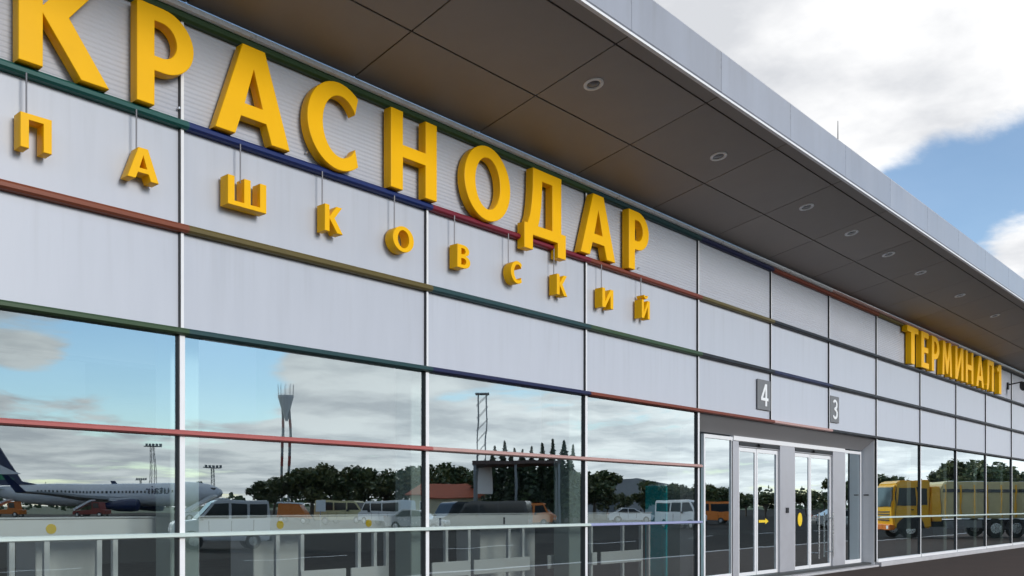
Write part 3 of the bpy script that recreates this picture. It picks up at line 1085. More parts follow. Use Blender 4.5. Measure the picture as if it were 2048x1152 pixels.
def car(px, d, name, body_prof, glass_polys, width, wxs, paint, label, cat, group=None, rz=BROAD, r=.34, front_glass=None):
    e = empty(name, px, d, rz)
    m = MB(); m.prism_y(body_prof, -width / 2, width / 2)
    link('body', m.mesh('body', paint, True, bevel=0.05, seg=2), e)
    m = MB()
    for gpoly in glass_polys:
        for s in (-1, 1):
            y = s * (width / 2 + .004)
            m.prism_y(gpoly, y - .012, y + .012)
    link('side_window', m.mesh('side_window', dark_glass), e)
    if front_glass:
        (xa_, za_), (xb_, zb_) = front_glass
        nx, nz = (zb_ - za_), -(xb_ - xa_)
        ln = math.hypot(nx, nz); nx, nz = nx / ln * .01, nz / ln * .01
        m = MB()
        m.prism_y([(xa_ - nx, za_ - nz), (xa_ + nx, za_ + nz), (xb_ + nx, zb_ + nz), (xb_ - nx, zb_ - nz)], -width / 2 + .1, width / 2 - .1)
        link('windscreen', m.mesh('windscreen', dark_glass), e)
    wheels(e, wxs, width / 2 - .08, r)
    for s in (-1, 1):
        xf_ = max(p[0] for p in body_prof)
        m = MB(); m.box(xf_ - .05, xf_ + .012, s * (width / 2 - .28) - .14, s * (width / 2 - .28) + .14, .62, .78)
        link('headlight', m.mesh('headlight', white_p, bevel=0.01), e)
    xr_ = min(p[0] for p in body_prof)
    for nm, xa_, xb_ in (('front_bumper', xf_ - .12, xf_ + .05), ('rear_bumper', xr_ - .05, xr_ + .12)):
        m = MB(); m.box(xa_, xb_, -width / 2 + .03, width / 2 - .03, .34, .55)
        link(nm, m.mesh(nm, black, bevel=.02), e)
    for s in (-1, 1):
        m = MB(); m.box(xr_ - .012, xr_ + .05, s * (width / 2 - .16) - .1, s * (width / 2 - .16) + .1, .75, 1.0)
        link('tail_light', m.mesh('tail_light', red_m), e)
        m = MB(); m.box(.75, .9, s * (width / 2 + .1) - .1, s * (width / 2 + .1) + .1, 1.12, 1.28)
        link('mirror', m.mesh('mirror', black, bevel=.02), e)
        m = MB()
        for xd in (.55, -.32, -1.22):
            m.box(xd - .012, xd + .012, s * (width / 2 + .002) - .006, s * (width / 2 + .002) + .006, .5, 1.1)
        link('door_seam', m.mesh('door_seam', black), e)
    tag(e, label, cat, group)
    return e


SUV = [(-2.3, .35), (2.3, .35), (2.35, .85), (2.2, 1.05), (1.15, 1.15), (.45, 1.86), (.2, 1.92), (-2.1, 1.92), (-2.3, 1.15)]
SUVG = [[(.98, 1.17), (.42, 1.76), (-.25, 1.78), (-.25, 1.17)], [(-.38, 1.17), (-.38, 1.78), (-1.15, 1.78), (-1.15, 1.17)], [(-1.28, 1.17), (-1.28, 1.78), (-2.05, 1.76), (-2.12, 1.17)]]
VAN = [(-2.6, .38), (2.45, .38), (2.5, .95), (2.1, 1.15), (1.5, 2.0), (1.2, 2.12), (-2.5, 2.12), (-2.6, 1.2)]
VANG = [[(1.85, 1.25), (1.4, 1.9), (.75, 1.93), (.75, 1.25)], [(.6, 1.25), (.6, 1.93), (-.6, 1.93), (-.6, 1.25)], [(-.75, 1.25), (-.75, 1.93), (-2.35, 1.93), (-2.4, 1.25)]]
SEDAN = [(-2.2, .3), (2.2, .3), (2.25, .65), (2.1, .85), (1.0, .95), (.35, 1.42), (-.9, 1.45), (-1.6, 1.0), (-2.2, .95)]
SEDG = [[(.85, .97), (.3, 1.36), (-.25, 1.38), (-.25, .97)], [(-.35, .97), (-.35, 1.38), (-.85, 1.38), (-1.4, 1.0)]]

SUV = [(x * .82, z) for x, z in SUV]
SUVG = [[(x * .82, z) for x, z in g_] for g_ in SUVG]
car(440, 38, 'parked_van', SUV, SUVG, 1.85, (1.2, -1.15), car_white, 'white boxy van parked behind the rail, mirrored in the second bay', 'van', rz=BROAD + PI - R(25), front_glass=((.94, 1.2), (.42, 1.82)))
car(690, 82, 'parked_minibus', VAN, VANG, 2.0, (1.6, -1.5), mat('pale_yellow_paint', (.6, .55, .3), .3), 'pale yellow minibus mirrored in the second bay under the trees', 'minibus', rz=BROAD + R(20), front_glass=((2.05, 1.2), (1.55, 1.95)))
car(770, 78, 'parked_minibus', VAN, VANG, 2.0, (1.6, -1.5), car_white, 'white minibus mirrored at the right of the second bay', 'minibus', rz=BROAD + PI + R(35), front_glass=((2.05, 1.2), (1.55, 1.95)))
car(838, 62, 'parked_car', SEDAN, SEDG, 1.75, (1.4, -1.35), car_silver, 'silver car mirrored beside the column of the second bay', 'car', rz=BROAD + R(15))
car(930, 66, 'parked_car', VAN, VANG, 2.0, (1.6, -1.5), car_dark, 'dark van with light windscreen mirrored below the red roof', 'van', rz=BROAD + R(140), front_glass=((2.05, 1.2), (1.55, 1.95)))
car(985, 60, 'parked_car', VAN, VANG, 2.05, (1.6, -1.5), car_dark, 'dark van mirrored in the middle of the third bay', 'van', rz=BROAD + R(190), front_glass=((2.05, 1.2), (1.55, 1.95)))
car(1058, 84, 'parked_car', VAN, VANG, 2.0, (1.6, -1.5), car_orange, 'orange van mirrored right of the dark van', 'van', rz=BROAD + R(10), front_glass=((2.05, 1.2), (1.55, 1.95)))
car(1258, 90, 'parked_car', SEDAN, SEDG, 1.75, (1.4, -1.35), car_white, 'white car mirrored in the fourth bay', 'car', rz=BROAD)
car(1370, 70, 'parked_car', VAN, VANG, 2.0, (1.6, -1.5), car_white, 'white van mirrored at the right edge of the fourth bay', 'van', rz=BROAD + R(60), front_glass=((2.05, 1.2), (1.55, 1.95)))
car(1425, 84, 'parked_car', VAN, VANG, 2.0, (1.6, -1.5), car_orange, 'orange van mirrored in the left side light of the entrance', 'van', rz=BROAD + R(200))
car(1705, 70, 'parked_car', SEDAN, SEDG, 1.75, (1.4, -1.35), car_silver, 'silver car mirrored in the right side light of the entrance', 'car', rz=BROAD)

# yellow truck ---------------------------------------------------
e = empty('yellow_truck', 1900, 50, BROAD + PI)
K = 1.0
m = MB(); m.prism_y([(1.55, .55), (3.55, .55), (3.62, 1.35), (3.45, 2.9), (3.2, 3.1), (1.55, 3.1)], -1.2, 1.2)
link('cab', m.mesh('cab', car_yel, True, bevel=.08, seg=2), e)
m = MB()
for s in (-1, 1):
    m.prism_y([(2.35, 1.75), (3.38, 1.75), (3.25, 2.7), (2.35, 2.7)], s * 1.204 - .012, s * 1.204 + .012)
    m.prism_y([(1.7, 1.75), (2.1, 1.75), (2.1, 2.65), (1.7, 2.65)], s * 1.204 - .012, s * 1.204 + .012)
link('side_window', m.mesh('side_window', dark_glass), e)
m = MB(); m.prism_y([(3.60, 1.7), (3.64, 1.7), (3.51, 2.75), (3.47, 2.75)], -1.05, 1.05)
link('windscreen', m.mesh('windscreen', dark_glass), e)
m = MB(); m.box(.95, 1.5, -1.15, 1.15, .9, 2.75)
link('rear_cab', m.mesh('rear_cab', car_yel, bevel=.05, seg=2), e)
m = MB(); m.prism_y([(-3.9, 1.05), (.9, 1.05), (.9, 2.85), (.7, 3.02), (-3.7, 3.02), (-3.9, 2.85)], -1.2, 1.2)
tank = link('tank', m.mesh('tank', canvas_m, True, bevel=.05, seg=2), e)
for k in range(7):
    m = MB()
    for s in (-1, 1):
        m.box(-3.7 + k * .74, -3.64 + k * .74, s * 1.22 - .03, s * 1.22 + .03, 1.1, 2.85)
    link('rib', m.mesh('rib', car_yel), tank)
m = MB()
for s in (-1, 1):
    m.box(-3.85, .85, s * 1.215 - .02, s * 1.215 + .02, 2.45, 2.62)
link('side_stripe', m.mesh('side_stripe', car_dark), tank)
m = MB(); m.box(-3.9, 3.3, -.45, .45, .62, .98)
link('chassis', m.mesh('chassis', black), e)
m = MB(); m.box(3.5, 3.75, -1.2, 1.2, .45, .75)
link('bumper', m.mesh('bumper', car_orange, bevel=.03), e)
for s in (-1, 1):
    m = MB(); m.prism_y([(2.65 + .72 * math.cos(PI * k / 8), .52 + .72 * math.sin(PI * k / 8)) for k in range(9)], s * 1.205 - .02, s * 1.205 + .02)
    link('wheel_arch', m.mesh('wheel_arch', black), e)
    m = MB(); m.tube((3.55, s * 1.2, 2.6), (3.75, s * 1.45, 2.55), .025); m.box(3.7, 3.78, s * 1.47 - .1, s * 1.47 + .1, 2.0, 2.55)
    link('mirror', m.mesh('mirror', black), e)
    m = MB(); m.box(3.74, 3.775, s * .9 - .17, s * .9 + .17, .52, .70)
    link('headlight', m.mesh('headlight', white_p), e)
    m = MB()
    for xd in (2.28, 3.42):
        m.box(xd - .012, xd + .012, s * 1.202 - .008, s * 1.202 + .008, .9, 2.75)
    m.box(2.45, 2.62, s * 1.21 - .012, s * 1.21 + .012, 1.5, 1.56)
    link('door_seam', m.mesh('door_seam', black), e)
    m = MB(); m.box(-1.2, .8, s * 1.1 - .06, s * 1.1 + .06, .55, .95)
    link('side_guard', m.mesh('side_guard', mast_m), e)
m = MB()
for k in range(4):
    m.box(3.60, 3.645, -.8, .8, .95 + k * .14, 1.02 + k * .14)
link('grille', m.mesh('grille', black), e)
wheels(e, (2.65, -1.9, -3.0), 1.05, .52)
tag(e, 'yellow tank truck mirrored in the windows right of the entrance', 'truck')

# airliner -------------------------------------------------------
e = empty('airliner', 205, 150, BROAD)
fz = 3.6
prof = [(.05, 19.6), (.55, 19.3), (1.05, 18.6), (1.5, 17.4), (1.8, 15.8), (1.88, 14), (1.88, -8.5), (1.7, -11.5), (1.25, -15), (.7, -18), (.25, -19.8)]
m = MB(); m.lathe(prof, 'x', 28, (0, 0, fz))
for i, v in enumerate(m.v):                      # upswept tail
    if v[0] < -8.5:
        m.v[i] = (v[0], v[1], v[2] + ((-8.5 - v[0]) / 11.3) ** 2 * 1.2)
fus = link('fuselage', m.mesh('fuselage', plane_w, True), e)
m = MB()
for s in (-1, 1):
    for k in range(38):
        x = 13.5 - k * .62
        m.box(x - .13, x + .13, s * 1.855 - .03, s * 1.855 + .03, fz + .35, fz + .72)
w_ = link('cabin_window', m.mesh('cabin_window', dark_glass), fus); w_['kind'] = 'stuff'
m = MB(); m.box(17.6, 18.6, -1.05, 1.05, fz + .55, fz + .95)
link('cockpit_window', m.mesh('cockpit_window', dark_glass, bevel=.1), fus)
for s in (-1, 1):
    m = MB()
    r0, r1, t0, t1 = (5.5, s * 1.5, fz - 1.0), (-1.8, s * 1.5, fz - 1.0), (-3.2, s * 17.0, fz + .2), (-4.9, s * 17.0, fz + .2)
    th = .35
    m.add([r0, r1, (r1[0], r1[1], r1[2] + .5), (r0[0], r0[1], r0[2] + .6), t0, t1, (t1[0], t1[1], t1[2] + .12), (t0[0], t0[1], t0[2] + .15)],
          [(0, 1, 2, 3), (4, 7, 6, 5), (0, 3, 7, 4), (1, 5, 6, 2), (3, 2, 6, 7), (0, 4, 5, 1)])
    wing = link('wing', m.mesh('wing', mat('wing_grey' + str(s), (.35, .36, .38), .3, .3)), e)
    m = MB()
    m.add([(-3.3, s * 17.0, fz + .2), (-4.9, s * 17.0, fz + .2), (-4.9, s * 17.15, fz + .3), (-3.3, s * 17.15, fz + .3), (-5.6, s * 17.9, fz + 2.9), (-6.4, s * 17.9, fz + 2.9), (-6.4, s * 17.98, fz + 2.9), (-5.6, s * 17.98, fz + 2.9)],
          [(0, 1, 2, 3), (4, 7, 6, 5), (0, 3, 7, 4), (1, 5, 6, 2), (3, 2, 6, 7), (0, 4, 5, 1)])
    link('winglet', m.mesh('winglet', plane_b), wing)
    m = MB(); m.lathe([(.75, 8.2), (1.05, 8.0), (1.12, 7.0), (1.0, 5.0), (.6, 3.4), (.45, 2.8)], 'x', 22, (0, s * 4.9, fz - 1.75))
    en = link('engine', m.mesh('engine', plane_b, True), e)
    m = MB(); m.box(3.4, 6.6, s * 4.9 - .12, s * 4.9 + .12, fz - .95, fz - .45)
    link('pylon', m.mesh('pylon', plane_w), en)
    m = MB()
    a0, a1, b0, b1 = (-15.2, s * .6, fz + 1.1), (-18.3, s * .6, fz + 1.3), (-18.4, s * 6.6, fz + 1.7), (-19.7, s * 6.6, fz + 1.7)
    m.add([a0, a1, (a1[0], a1[1], a1[2] + .2), (a0[0], a0[1], a0[2] + .25), b0, b1, (b1[0], b1[1], b1[2] + .08), (b0[0], b0[1], b0[2] + .08)],
          [(0, 1, 2, 3), (4, 7, 6, 5), (0, 3, 7, 4), (1, 5, 6, 2), (3, 2, 6, 7), (0, 4, 5, 1)])
    link('tailplane', m.mesh('tailplane', plane_w), e)
m = MB(); m.prism_y([(-10.2, fz + 1.75), (-13.2, fz + 2.4), (-17.2, fz + 8.6), (-19.4, fz + 8.6), (-18.6, fz + 1.8)], -.16, .16)
fin = link('tail_fin', m.mesh('tail_fin', plane_b), e)
m = MB()
for s in (-1, 1):
    m.prism_y([(-13.4, fz + 3.6), (-18.2, fz + 3.6), (-18.7, fz + 5.3), (-17.2, fz + 5.3)], s * .17 - .01, s * .17 + .01)
link('fin_stripe', m.mesh('fin_stripe', plane_w), fin)
m = MB()
for s in (-1, 1):
    m.prism_y([(-14.2, fz + 2.7), (-18.4, fz + 2.7), (-18.6, fz + 3.6), (-15.6, fz + 3.6)], s * .17 - .01, s * .17 + .01)
link('fin_stripe', m.mesh('fin_stripe', plane_g), fin)
m = MB()
for x, ys in ((14.3, (-.25, .25)), (-1.0, (-2.9, -2.3, 2.3, 2.9))):
    for y in ys:
        m.lathe([(.02, -.16), (.45, -.14), (.5, 0), (.45, .14), (.02, .16)], 'y', 14, (x, y, .5))
    for y in {(-1 if v < 0 else 1) * (2.6 if abs(v) > 1 else 0) for v in ys}:
        m.tube((x, y, .5), (x, y, fz - 1.2), .12)
link('landing_gear', m.mesh('landing_gear', tyre_m), e)
for s in (-1, 1):
    tcu = bpy.data.curves.new('t', 'FONT'); tcu.body = 'utair'; tcu.size = 2.0; tcu.extrude = .01
    to = bpy.data.objects.new('t', tcu); C.objects.link(to)
    me = bpy.data.meshes.new_from_object(to.evaluated_get(bpy.context.evaluated_depsgraph_get()))
    bpy.data.objects.remove(to)
    me.materials.clear(); me.materials.append(plane_b)
    me.transform(Matrix.Rotation(R(90), 4, 'X'))
    if s > 0:
        me.transform(Matrix.Rotation(PI, 4, 'Z'))
    link('lettering', me, fus, (7.2 if s < 0 else 11.8, s * 1.87, fz + .15))
tag(e, 'white airliner with dark blue tail mirrored in the leftmost bay', 'aeroplane')

# service vehicles under the aircraft
for px, d, paint, lab in ((15, 132, car_orange, 'orange service tractor mirrored below the airliner tail'), (185, 138, red_m, 'red and white loader mirrored under the airliner wing'), (420, 100, car_white, 'white steps truck mirrored left of the boxy van')):
    e = empty('service_vehicle', px, d, BROAD)
    m = MB(); m.prism_y([(-2.6, .5), (2.6, .5), (2.6, 1.1), (1.9, 1.25), (1.7, 2.4), (.7, 2.4), (.6, 1.2), (-2.6, 1.0)], -1, 1)
    link('body', m.mesh('body', paint, True, bevel=.05, seg=2), e)
    m = MB(); m.prism_y([(-2.6, 1.1), (-2.4, 1.1), (.5, 2.6), (.5, 2.8), (.3, 2.8), (-2.6, 1.4)], -.7, .7)
    link('conveyor', m.mesh('conveyor', white_p), e)
    m = MB()
    for s in (-1, 1):
        m.prism_y([(.85, 1.45), (1.75, 1.45), (1.62, 2.25), (.85, 2.25)], s * 1.004 - .012, s * 1.004 + .012)
    link('side_window', m.mesh('side_window', dark_glass), e)
    wheels(e, (1.8, -1.8), .9, .42)
    tag(e, lab, 'service vehicle')
e = empty('baggage_cart', 588, 80, BROAD)
m = MB(); m.prism_y([(-1.4, .5), (1.5, .5), (.8, 1.75), (-1.3, 1.75)], -.8, .8)
link('body', m.mesh('body', car_orange, bevel=.04), e)
m = MB(); m.prism_y([(-1.5, 1.76), (.85, 1.76), (.8, 1.9), (-1.4, 1.9)], -.85, .85)
link('cover', m.mesh('cover', white_p), e)
wheels(e, (1.0, -1.0), .7, .3)
tag(e, 'orange baggage cart with white cover mirrored right of the boxy van', 'cart')
e = empty('sign_post', 641, 60, BROAD + R(90))
m = MB(); m.tube((0, 0, 0), (0, 0, 1.3), .03)
link('post', m.mesh('post', steel), e)
m = MB(); m.box(-.02, .02, -.3, .3, 1.3, 2.0)
link('board', m.mesh('board', white_p, bevel=.005), e)
tag(e, 'small white board on a post mirrored in front of the trees', 'sign')

# house with red roof
e = empty('red_roof_house', 905, 105, BROAD)
m = MB(); m.box(-4.6, 4.6, -3, 3, 0, 2.9)
link('wall', m.mesh('wall', cream), e)
m = MB()
m.add([(-5.1, -3.5, 2.85), (5.1, -3.5, 2.85), (5.1, 3.5, 2.85), (-5.1, 3.5, 2.85), (-3.0, 0, 4.5), (3.0, 0, 4.5), (-5.1, -3.5, 2.75), (5.1, -3.5, 2.75), (5.1, 3.5, 2.75), (-5.1, 3.5, 2.75)],
      [(0, 1, 5, 4), (1, 2, 5), (2, 3, 4, 5), (3, 0, 4), (6, 9, 8, 7), (0, 6, 7, 1), (1, 7, 8, 2), (2, 8, 9, 3), (3, 9, 6, 0)])
link('roof', m.mesh('roof', red_roof), e)
for x in (-3, 0, 3):
    for s in (-1, 1):
        m = MB(); m.box(x - .5, x + .5, s * 3.01 - .03, s * 3.01 + .03, 1.0, 2.2)
        f = link('window', m.mesh('window', white_p), e)
        m = MB(); m.box(x - .42, x + .42, s * 3.05 - .012, s * 3.05 + .012, 1.08, 2.12)
        link('pane', m.mesh('pane', dark_glass), f)
tag(e, 'low cream house with red hipped roof mirrored in the third bay', 'house')
# long grey shed
e = empty('shed', 1262, 170, BROAD)
m = MB(); m.prism_y([(-9, 0), (9, 0), (9, 4.6), (0, 6.6), (-9, 5.6)], -5, 5)
link('wall', m.mesh('wall', grey_build), e)
m = MB(); m.box(-6, -2, -5.06, 5.06, 0, 3.6)
link('gate', m.mesh('gate', mat('shed_gate', (.14, .15, .16), .5)), e)
tag(e, 'long low grey shed mirrored in the fourth bay', 'shed')
# dark hangar frame behind the dark vans
e = empty('open_shed', 1000, 84, BROAD)
m = MB(); m.box(-2.4, 5.6, -3, 3, 5.6, 5.9)
link('roof', m.mesh('roof', mat('open_shed_roof', (.10, .06, .05), .6)), e)
for x in (-2.2, 1.6, 5.4):
    for y in (-2.8, 2.8):
        m = MB(); m.box(x - .1, x + .1, y - .1, y + .1, 0, 5.6)
        link('post', m.mesh('post', mast_m), e)
m = MB(); m.box(-2.1, -.7, -2.9, -2.7, 3.0, 5.6)
link('panel', m.mesh('panel', white_p), e)
tag(e, 'dark open shed on posts mirrored in the third bay before the conifers', 'shed')
# white tank building behind the truck
e = empty('low_white_shed', 2010, 95, BROAD)
m = MB(); m.box(-6, 6, -3, 3, 0, 3.9)
link('wall', m.mesh('wall', white_p), e)
m = MB(); m.box(-6.3, 6.3, -3.3, 3.3, 3.901, 4.2)
link('roof', m.mesh('roof', alu), e)
tag(e, 'low white shed mirrored behind the yellow truck', 'shed')


# masts and tower
def mast(px, d, ptop, label, w=.5):
    h = zed(ptop, d)
    e = empty('light_mast', px, d, BROAD)
    m = MB()
    for a, b in ((-1, -1), (1, -1), (1, 1), (-1, 1)):
        m.tube((a * w, b * w, 0), (a * w * .5, b * w * .5, h - 1), .07, n=6)
    n_ = int(h / 1.6)
    for k in range(n_):
        z0, z1 = k * (h - 1) / n_, (k + 1) * (h - 1) / n_
        f0, f1 = 1 - .5 * z0 / (h - 1), 1 - .5 * z1 / (h - 1)
        for s in (-1, 1):
            m.tube((-w * f0, s * w * f0, z0), (w * f1, s * w * f1, z1), .035, n=5)
            m.tube((s * w * f0, w * f0, z0), (s * w * f1, -w * f1, z1), .035, n=5)
    link('lattice', m.mesh('lattice', mast_m), e)
    m = MB(); m.box(-2.2, 2.2, -.8, .8, h - 1, h - .8)
    link('platform', m.mesh('platform', mast_m), e)
    for k in range(5):
        m = MB(); m.box(-2.1 + k * .95, -1.5 + k * .95, -.8, -.4, h - .78, h - .1)
        link('floodlight', m.mesh('floodlight', mast_m, bevel=.03), e)
    tag(e, label, 'light mast', 'floodlight masts on the apron')


mast(308, 240, 885, 'tall floodlight mast mirrored behind the airliner nose', .8)
mast(423, 260, 928, 'shorter floodlight mast mirrored in the second bay', .6)
mast(284, 400, 955, 'small far mast mirrored above the airliner roof', .5)
e = empty('water_tower', 570, 260, BROAD)
h = zed(770, 260)
hb = zed(820, 260)
m = MB()
for s in (-1, 1):
    m.tube((s * 1.15, 0, 0), (s * 1.15, 0, hb), .42, n=12)
link('leg', m.mesh('leg', mast_m, True), e)
m = MB()
for s in (-1, 1):
    for k in range(4):
        m.tube((s * 1.15, 0, 8 + k * 5), (s * 1.15, 0, 10.5 + k * 5), .44, n=12)
link('red_band', m.mesh('red_band', red_m, True), e)
m = MB(); m.lathe([(.4, hb - 4), (1.2, hb - 1), (1.6, hb), (2.5, hb + 3.4), (2.5, hb + 3.9), (2.3, hb + 3.9), (1.4, hb + .4)], n=14)
link('basket', m.mesh('basket', mat('tower_grey', (.6, .61, .63), .6)), e)
m = MB()
for k in range(10):
    t_ = k * 2 * PI / 10
    m.tube((2.4 * math.cos(t_), 2.4 * math.sin(t_), hb + 3.8), (2.4 * math.cos(t_), 2.4 * math.sin(t_), h), .05, n=5)
link('railing', m.mesh('railing', mast_m), e)
tag(e, 'tall tower on two red banded legs mirrored in the second bay', 'tower')
e = empty('lattice_mast', 962, 150, BROAD)
h = zed(790, 150)
m = MB()
for a, b in ((-1, -1), (1, -1), (1, 1), (-1, 1)):
    m.tube((a * .9, b * .9, 0), (a * .55, b * .55, h), .09, n=6)
for k in range(10):
    for s in (-1, 1):
        m.tube((-.85, s * .85, k * h / 10), (.8, s * .8, (k + 1) * h / 10), .04, n=5)
link('lattice', m.mesh('lattice', mast_m), e)
m = MB(); m.box(-1, 1, -1, 1, h, h + .2)
link('platform', m.mesh('platform', mast_m), e)
tag(e, 'lattice mast mirrored over the trees in the third bay', 'mast')


# trees -----------------------------------------------------------
def crown_mesh(name, lobes, n, size, mats, seed, cone=False):
    r = random.Random(seed)
    vs, fs, mi = [], [], []
    for k in range(n):
        if cone:
            t = r.random() ** 1.4
            rad = (1 - t) * lobes[0] * r.uniform(.25, 1.0)
            a = r.uniform(0, 2 * PI)
            p = Vector((rad * math.cos(a), rad * math.sin(a), lobes[1] + t * (lobes[2] - lobes[1])))
        else:
            lx, ly, lz, lr = lobes[r.randrange(len(lobes))]
            v = Vector((r.gauss(0, 1), r.gauss(0, 1), r.gauss(0, 1))).normalized() * lr * (r.random() ** .45) * r.uniform(.85, 1.1)
            p = Vector((lx, ly, lz)) + Vector((v.x, v.y, v.z * .8))
        s = size * r.uniform(.5, 1.25) * ((1.15 - .75 * t) if cone else 1)
        nrm = Vector((r.gauss(0, 1), r.gauss(0, 1), r.gauss(.5, 1))).normalized()
        a = nrm.orthogonal().normalized()
        a.rotate(Matrix.Rotation(r.uniform(0, 6.28), 3, nrm))
        b = nrm.cross(a)
        o = len(vs)
        for q in (a * s, b * s * .6, -a * s, -b * s * .6):
            vs.append(tuple(p + q))
        fs.append((o, o + 1, o + 2, o + 3))
        mi.append(1 if r.random() < .35 else 0)
    me = bpy.data.meshes.new(name)
    me.from_pydata(vs, [], fs)
    for m_ in mats: me.materials.append(m_)
    me.polygons.foreach_set('material_index', mi)
    me.update()
    return me


def tree_proto(name, label, crown, trunk_h, trunk_r, limbs, cat='tree', group=None):
    e = bpy.data.objects.new(name, None); C.objects.link(e)
    m = MB(); m.tube((0, 0, 0), (0, 0, trunk_h), trunk_r, trunk_r * .55, 9)
    r = random.Random(len(name))
    for k in range(limbs):
        a = k * 2.4
        m.tube((0, 0, trunk_h * (.6 + .07 * k)), (1.6 * math.cos(a), 1.6 * math.sin(a), trunk_h * (1.1 + .09 * k)), trunk_r * .42, trunk_r * .12, 6)
    link('trunk', m.mesh('trunk', bark), e)
    c = link('crown', crown, e)
    tag(e, label, cat, group)
    return e


def lobes(seed, n, w, z0, z1, r0, r1):
    r = random.Random(seed)
    return [(r.uniform(-w, w), r.uniform(-w, w), r.uniform(z0, z1), r.uniform(r0, r1)) for _ in range(n)]


GT = 'trees beyond the apron mirrored in the glass'
P = []
P.append(tree_proto('broadleaf_tree', 'broad dark leafy tree beyond the apron', crown_mesh('crown', lobes(1, 10, 1.9, 3.2, 6.2, 1.0, 1.7), 2600, .30, [leaf_d, leaf_l], 1), 4, .22, 5, group=GT))
P.append(tree_proto('broadleaf_tree', 'broad dark leafy tree beyond the apron', crown_mesh('crown', lobes(2, 13, 2.3, 2.6, 6.6, .9, 1.6), 2800, .30, [leaf_d, leaf_l], 2), 4, .2, 5, group=GT))
P.append(tree_proto('broadleaf_tree', 'broad mid green leafy tree beyond the apron', crown_mesh('crown', lobes(3, 9, 1.7, 3.0, 6.4, 1.0, 1.8), 2400, .32, [leaf_l, leaf_d], 3), 4, .22, 5, group=GT))
P.append(tree_proto('conifer_tree', 'slim dark pointed conifer beyond the open shed', crown_mesh('crown', (1.25, .8, 8.0), 2000, .30, [leaf_c, leaf_d], 4, True), 6.5, .16, 0, group='conifers behind the open shed'))
base_h = [7.6, 8.0, 7.9, 8.0]
used = set()


ZONES = [(-900, 375, 'first bay'), (375, 850, 'second bay'), (850, 1168, 'third bay'), (1168, 1395, 'fourth bay'), (1395, 1465, 'left side light of the entrance'),
         (1465, 1590, 'left sliding door'), (1590, 1688, 'right sliding door'), (1688, 1750, 'right side light of the entrance'),
         (1750, 1839, 'first bay right of the entrance'), (1839, 1911, 'second bay right of the entrance'), (1911, 1971, 'third bay right of the entrance'), (1971, 2400, 'fourth bay right of the entrance')]
ORDN = ['leftmost', 'second', 'third', 'fourth', 'fifth', 'sixth', 'seventh', 'eighth', 'ninth', 'tenth']
KINDW = ['broad dark tree', 'uneven dark tree', 'mid green tree', 'slim pointed conifer']
counts = {}


def plant(kind, px, d, ptop, wide=1.0):
    x, y = mirror_at(px, d)
    h = max(1.5, zed(ptop, d))
    s = h / base_h[kind]
    o = P[kind]
    if kind in used:
        o = copy_tree(o)
    used.add(kind)
    o.location = (x, y, 0)
    o.rotation_euler = (0, 0, rnd.uniform(0, 6.28))
    o.scale = (s * wide, s * wide, s)
    zn = [z for a, b, z in ZONES if a <= px < b][0]
    k = counts.get((kind, zn), 0)
    counts[(kind, zn)] = k + 1
    tag(o, '%s, %s of its kind mirrored in the %s' % (KINDW[kind], ORDN[k], zn))


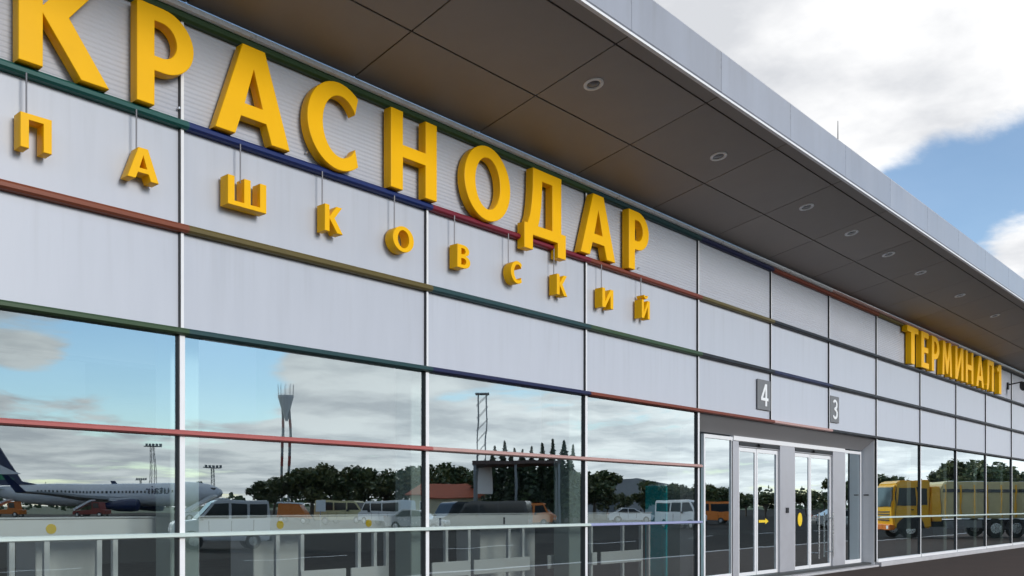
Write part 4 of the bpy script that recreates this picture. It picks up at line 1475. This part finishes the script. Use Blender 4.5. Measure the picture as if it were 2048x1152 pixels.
for kind, px, d, pt, wd in (
        (0, 515, 160, 965, 1.3), (1, 545, 140, 942, 1.3), (0, 585, 135, 930, 1.25), (2, 625, 130, 922, 1.3), (1, 660, 130, 932, 1.2), (0, 690, 128, 945, 1.2),
        (1, 712, 145, 960, 1.2), (0, 738, 120, 925, 1.2), (2, 770, 118, 934, 1.2), (0, 800, 115, 924, 1.2), (1, 832, 112, 920, 1.2),
        (2, 868, 125, 928, 1.2), (0, 900, 125, 916, 1.2), (1, 935, 122, 920, 1.2), (0, 962, 120, 935, 1.2),
        (3, 988, 96, 893, 1.3), (3, 1008, 99, 884, 1.2), (3, 1026, 96, 897, 1.3), (3, 1044, 98, 900, 1.3), (3, 1062, 96, 895, 1.3), (3, 1084, 98, 889, 1.2), (3, 1104, 97, 880, 1.2), (3, 1124, 99, 884, 1.2), (3, 1142, 97, 892, 1.3),
        (0, 998, 104, 922, 1.6), (1, 1040, 104, 920, 1.6), (0, 1085, 104, 922, 1.6), (1, 1128, 104, 925, 1.6),
        (1, 1160, 110, 926, 1.2), (0, 1190, 108, 936, 1.2), (2, 1212, 112, 965, 1.0), (2, 1245, 130, 985, 1.1), (1, 1285, 120, 972, 1.2), (0, 1312, 118, 956, 1.2),
        (2, 1340, 120, 968, 1.1), (0, 1362, 125, 962, 1.1), (1, 1385, 130, 975, 1.1), (2, 1412, 120, 960, 1.2), (0, 1440, 125, 968, 1.2), (1, 1470, 140, 975, 1.4), (0, 1500, 150, 980, 1.4),
        (1, 1540, 150, 978, 1.5), (0, 1580, 150, 980, 1.5), (2, 1620, 150, 975, 1.4), (1, 1660, 140, 972, 1.3), (2, 1700, 120, 946, 1.2), (0, 1730, 120, 955, 1.2),
        (0, 1778, 110, 940, 1.1), (1, 1800, 112, 938, 1.1), (2, 1825, 125, 955, 1.1), (0, 1850, 130, 960, 1.1), (1, 1878, 130, 958, 1.0), (2, 1905, 112, 930, 1.0),
        (2, 1930, 105, 913, 1.1), (0, 1955, 104, 908, 1.2), (2, 1980, 104, 917, 1.2), (1, 2005, 106, 928, 1.2), (0, 2030, 108, 922, 1.2)):
    plant(kind, px, d, pt, wd)
# a far low belt of trees all along the horizon
far = MB()
rr = random.Random(5)
vs, fs = [], []
for k in range(5200):
    px = rr.uniform(-700, 2300)
    d = rr.uniform(330, 420)
    x, y = mirror_at(px, d)
    top = 5 + 3.0 * math.sin(px * .021) + 1.6 * math.sin(px * .083) + 1.3 * math.sin(px * .29)
    z = max(0.3, top) * rr.random() ** .6
    s = rr.uniform(.5, 1.1)
    a = rr.uniform(0, PI)
    o = len(vs)
    dx, dy = math.cos(a) * s, math.sin(a) * s
    vs += [(x - dx, y - dy, z - s * .6), (x + dx, y + dy, z - s * .5), (x + dx * .8, y + dy * .8, z + s * .7), (x - dx * .8, y - dy * .8, z + s * .6)]
    fs.append((o, o + 1, o + 2, o + 3))
me = bpy.data.meshes.new('far_tree_belt'); me.from_pydata(vs, [], fs); me.materials.append(leaf_d)
tag(link('far_tree_belt', me), 'low belt of distant trees along the far edge of the airfield', 'trees', kind='stuff')
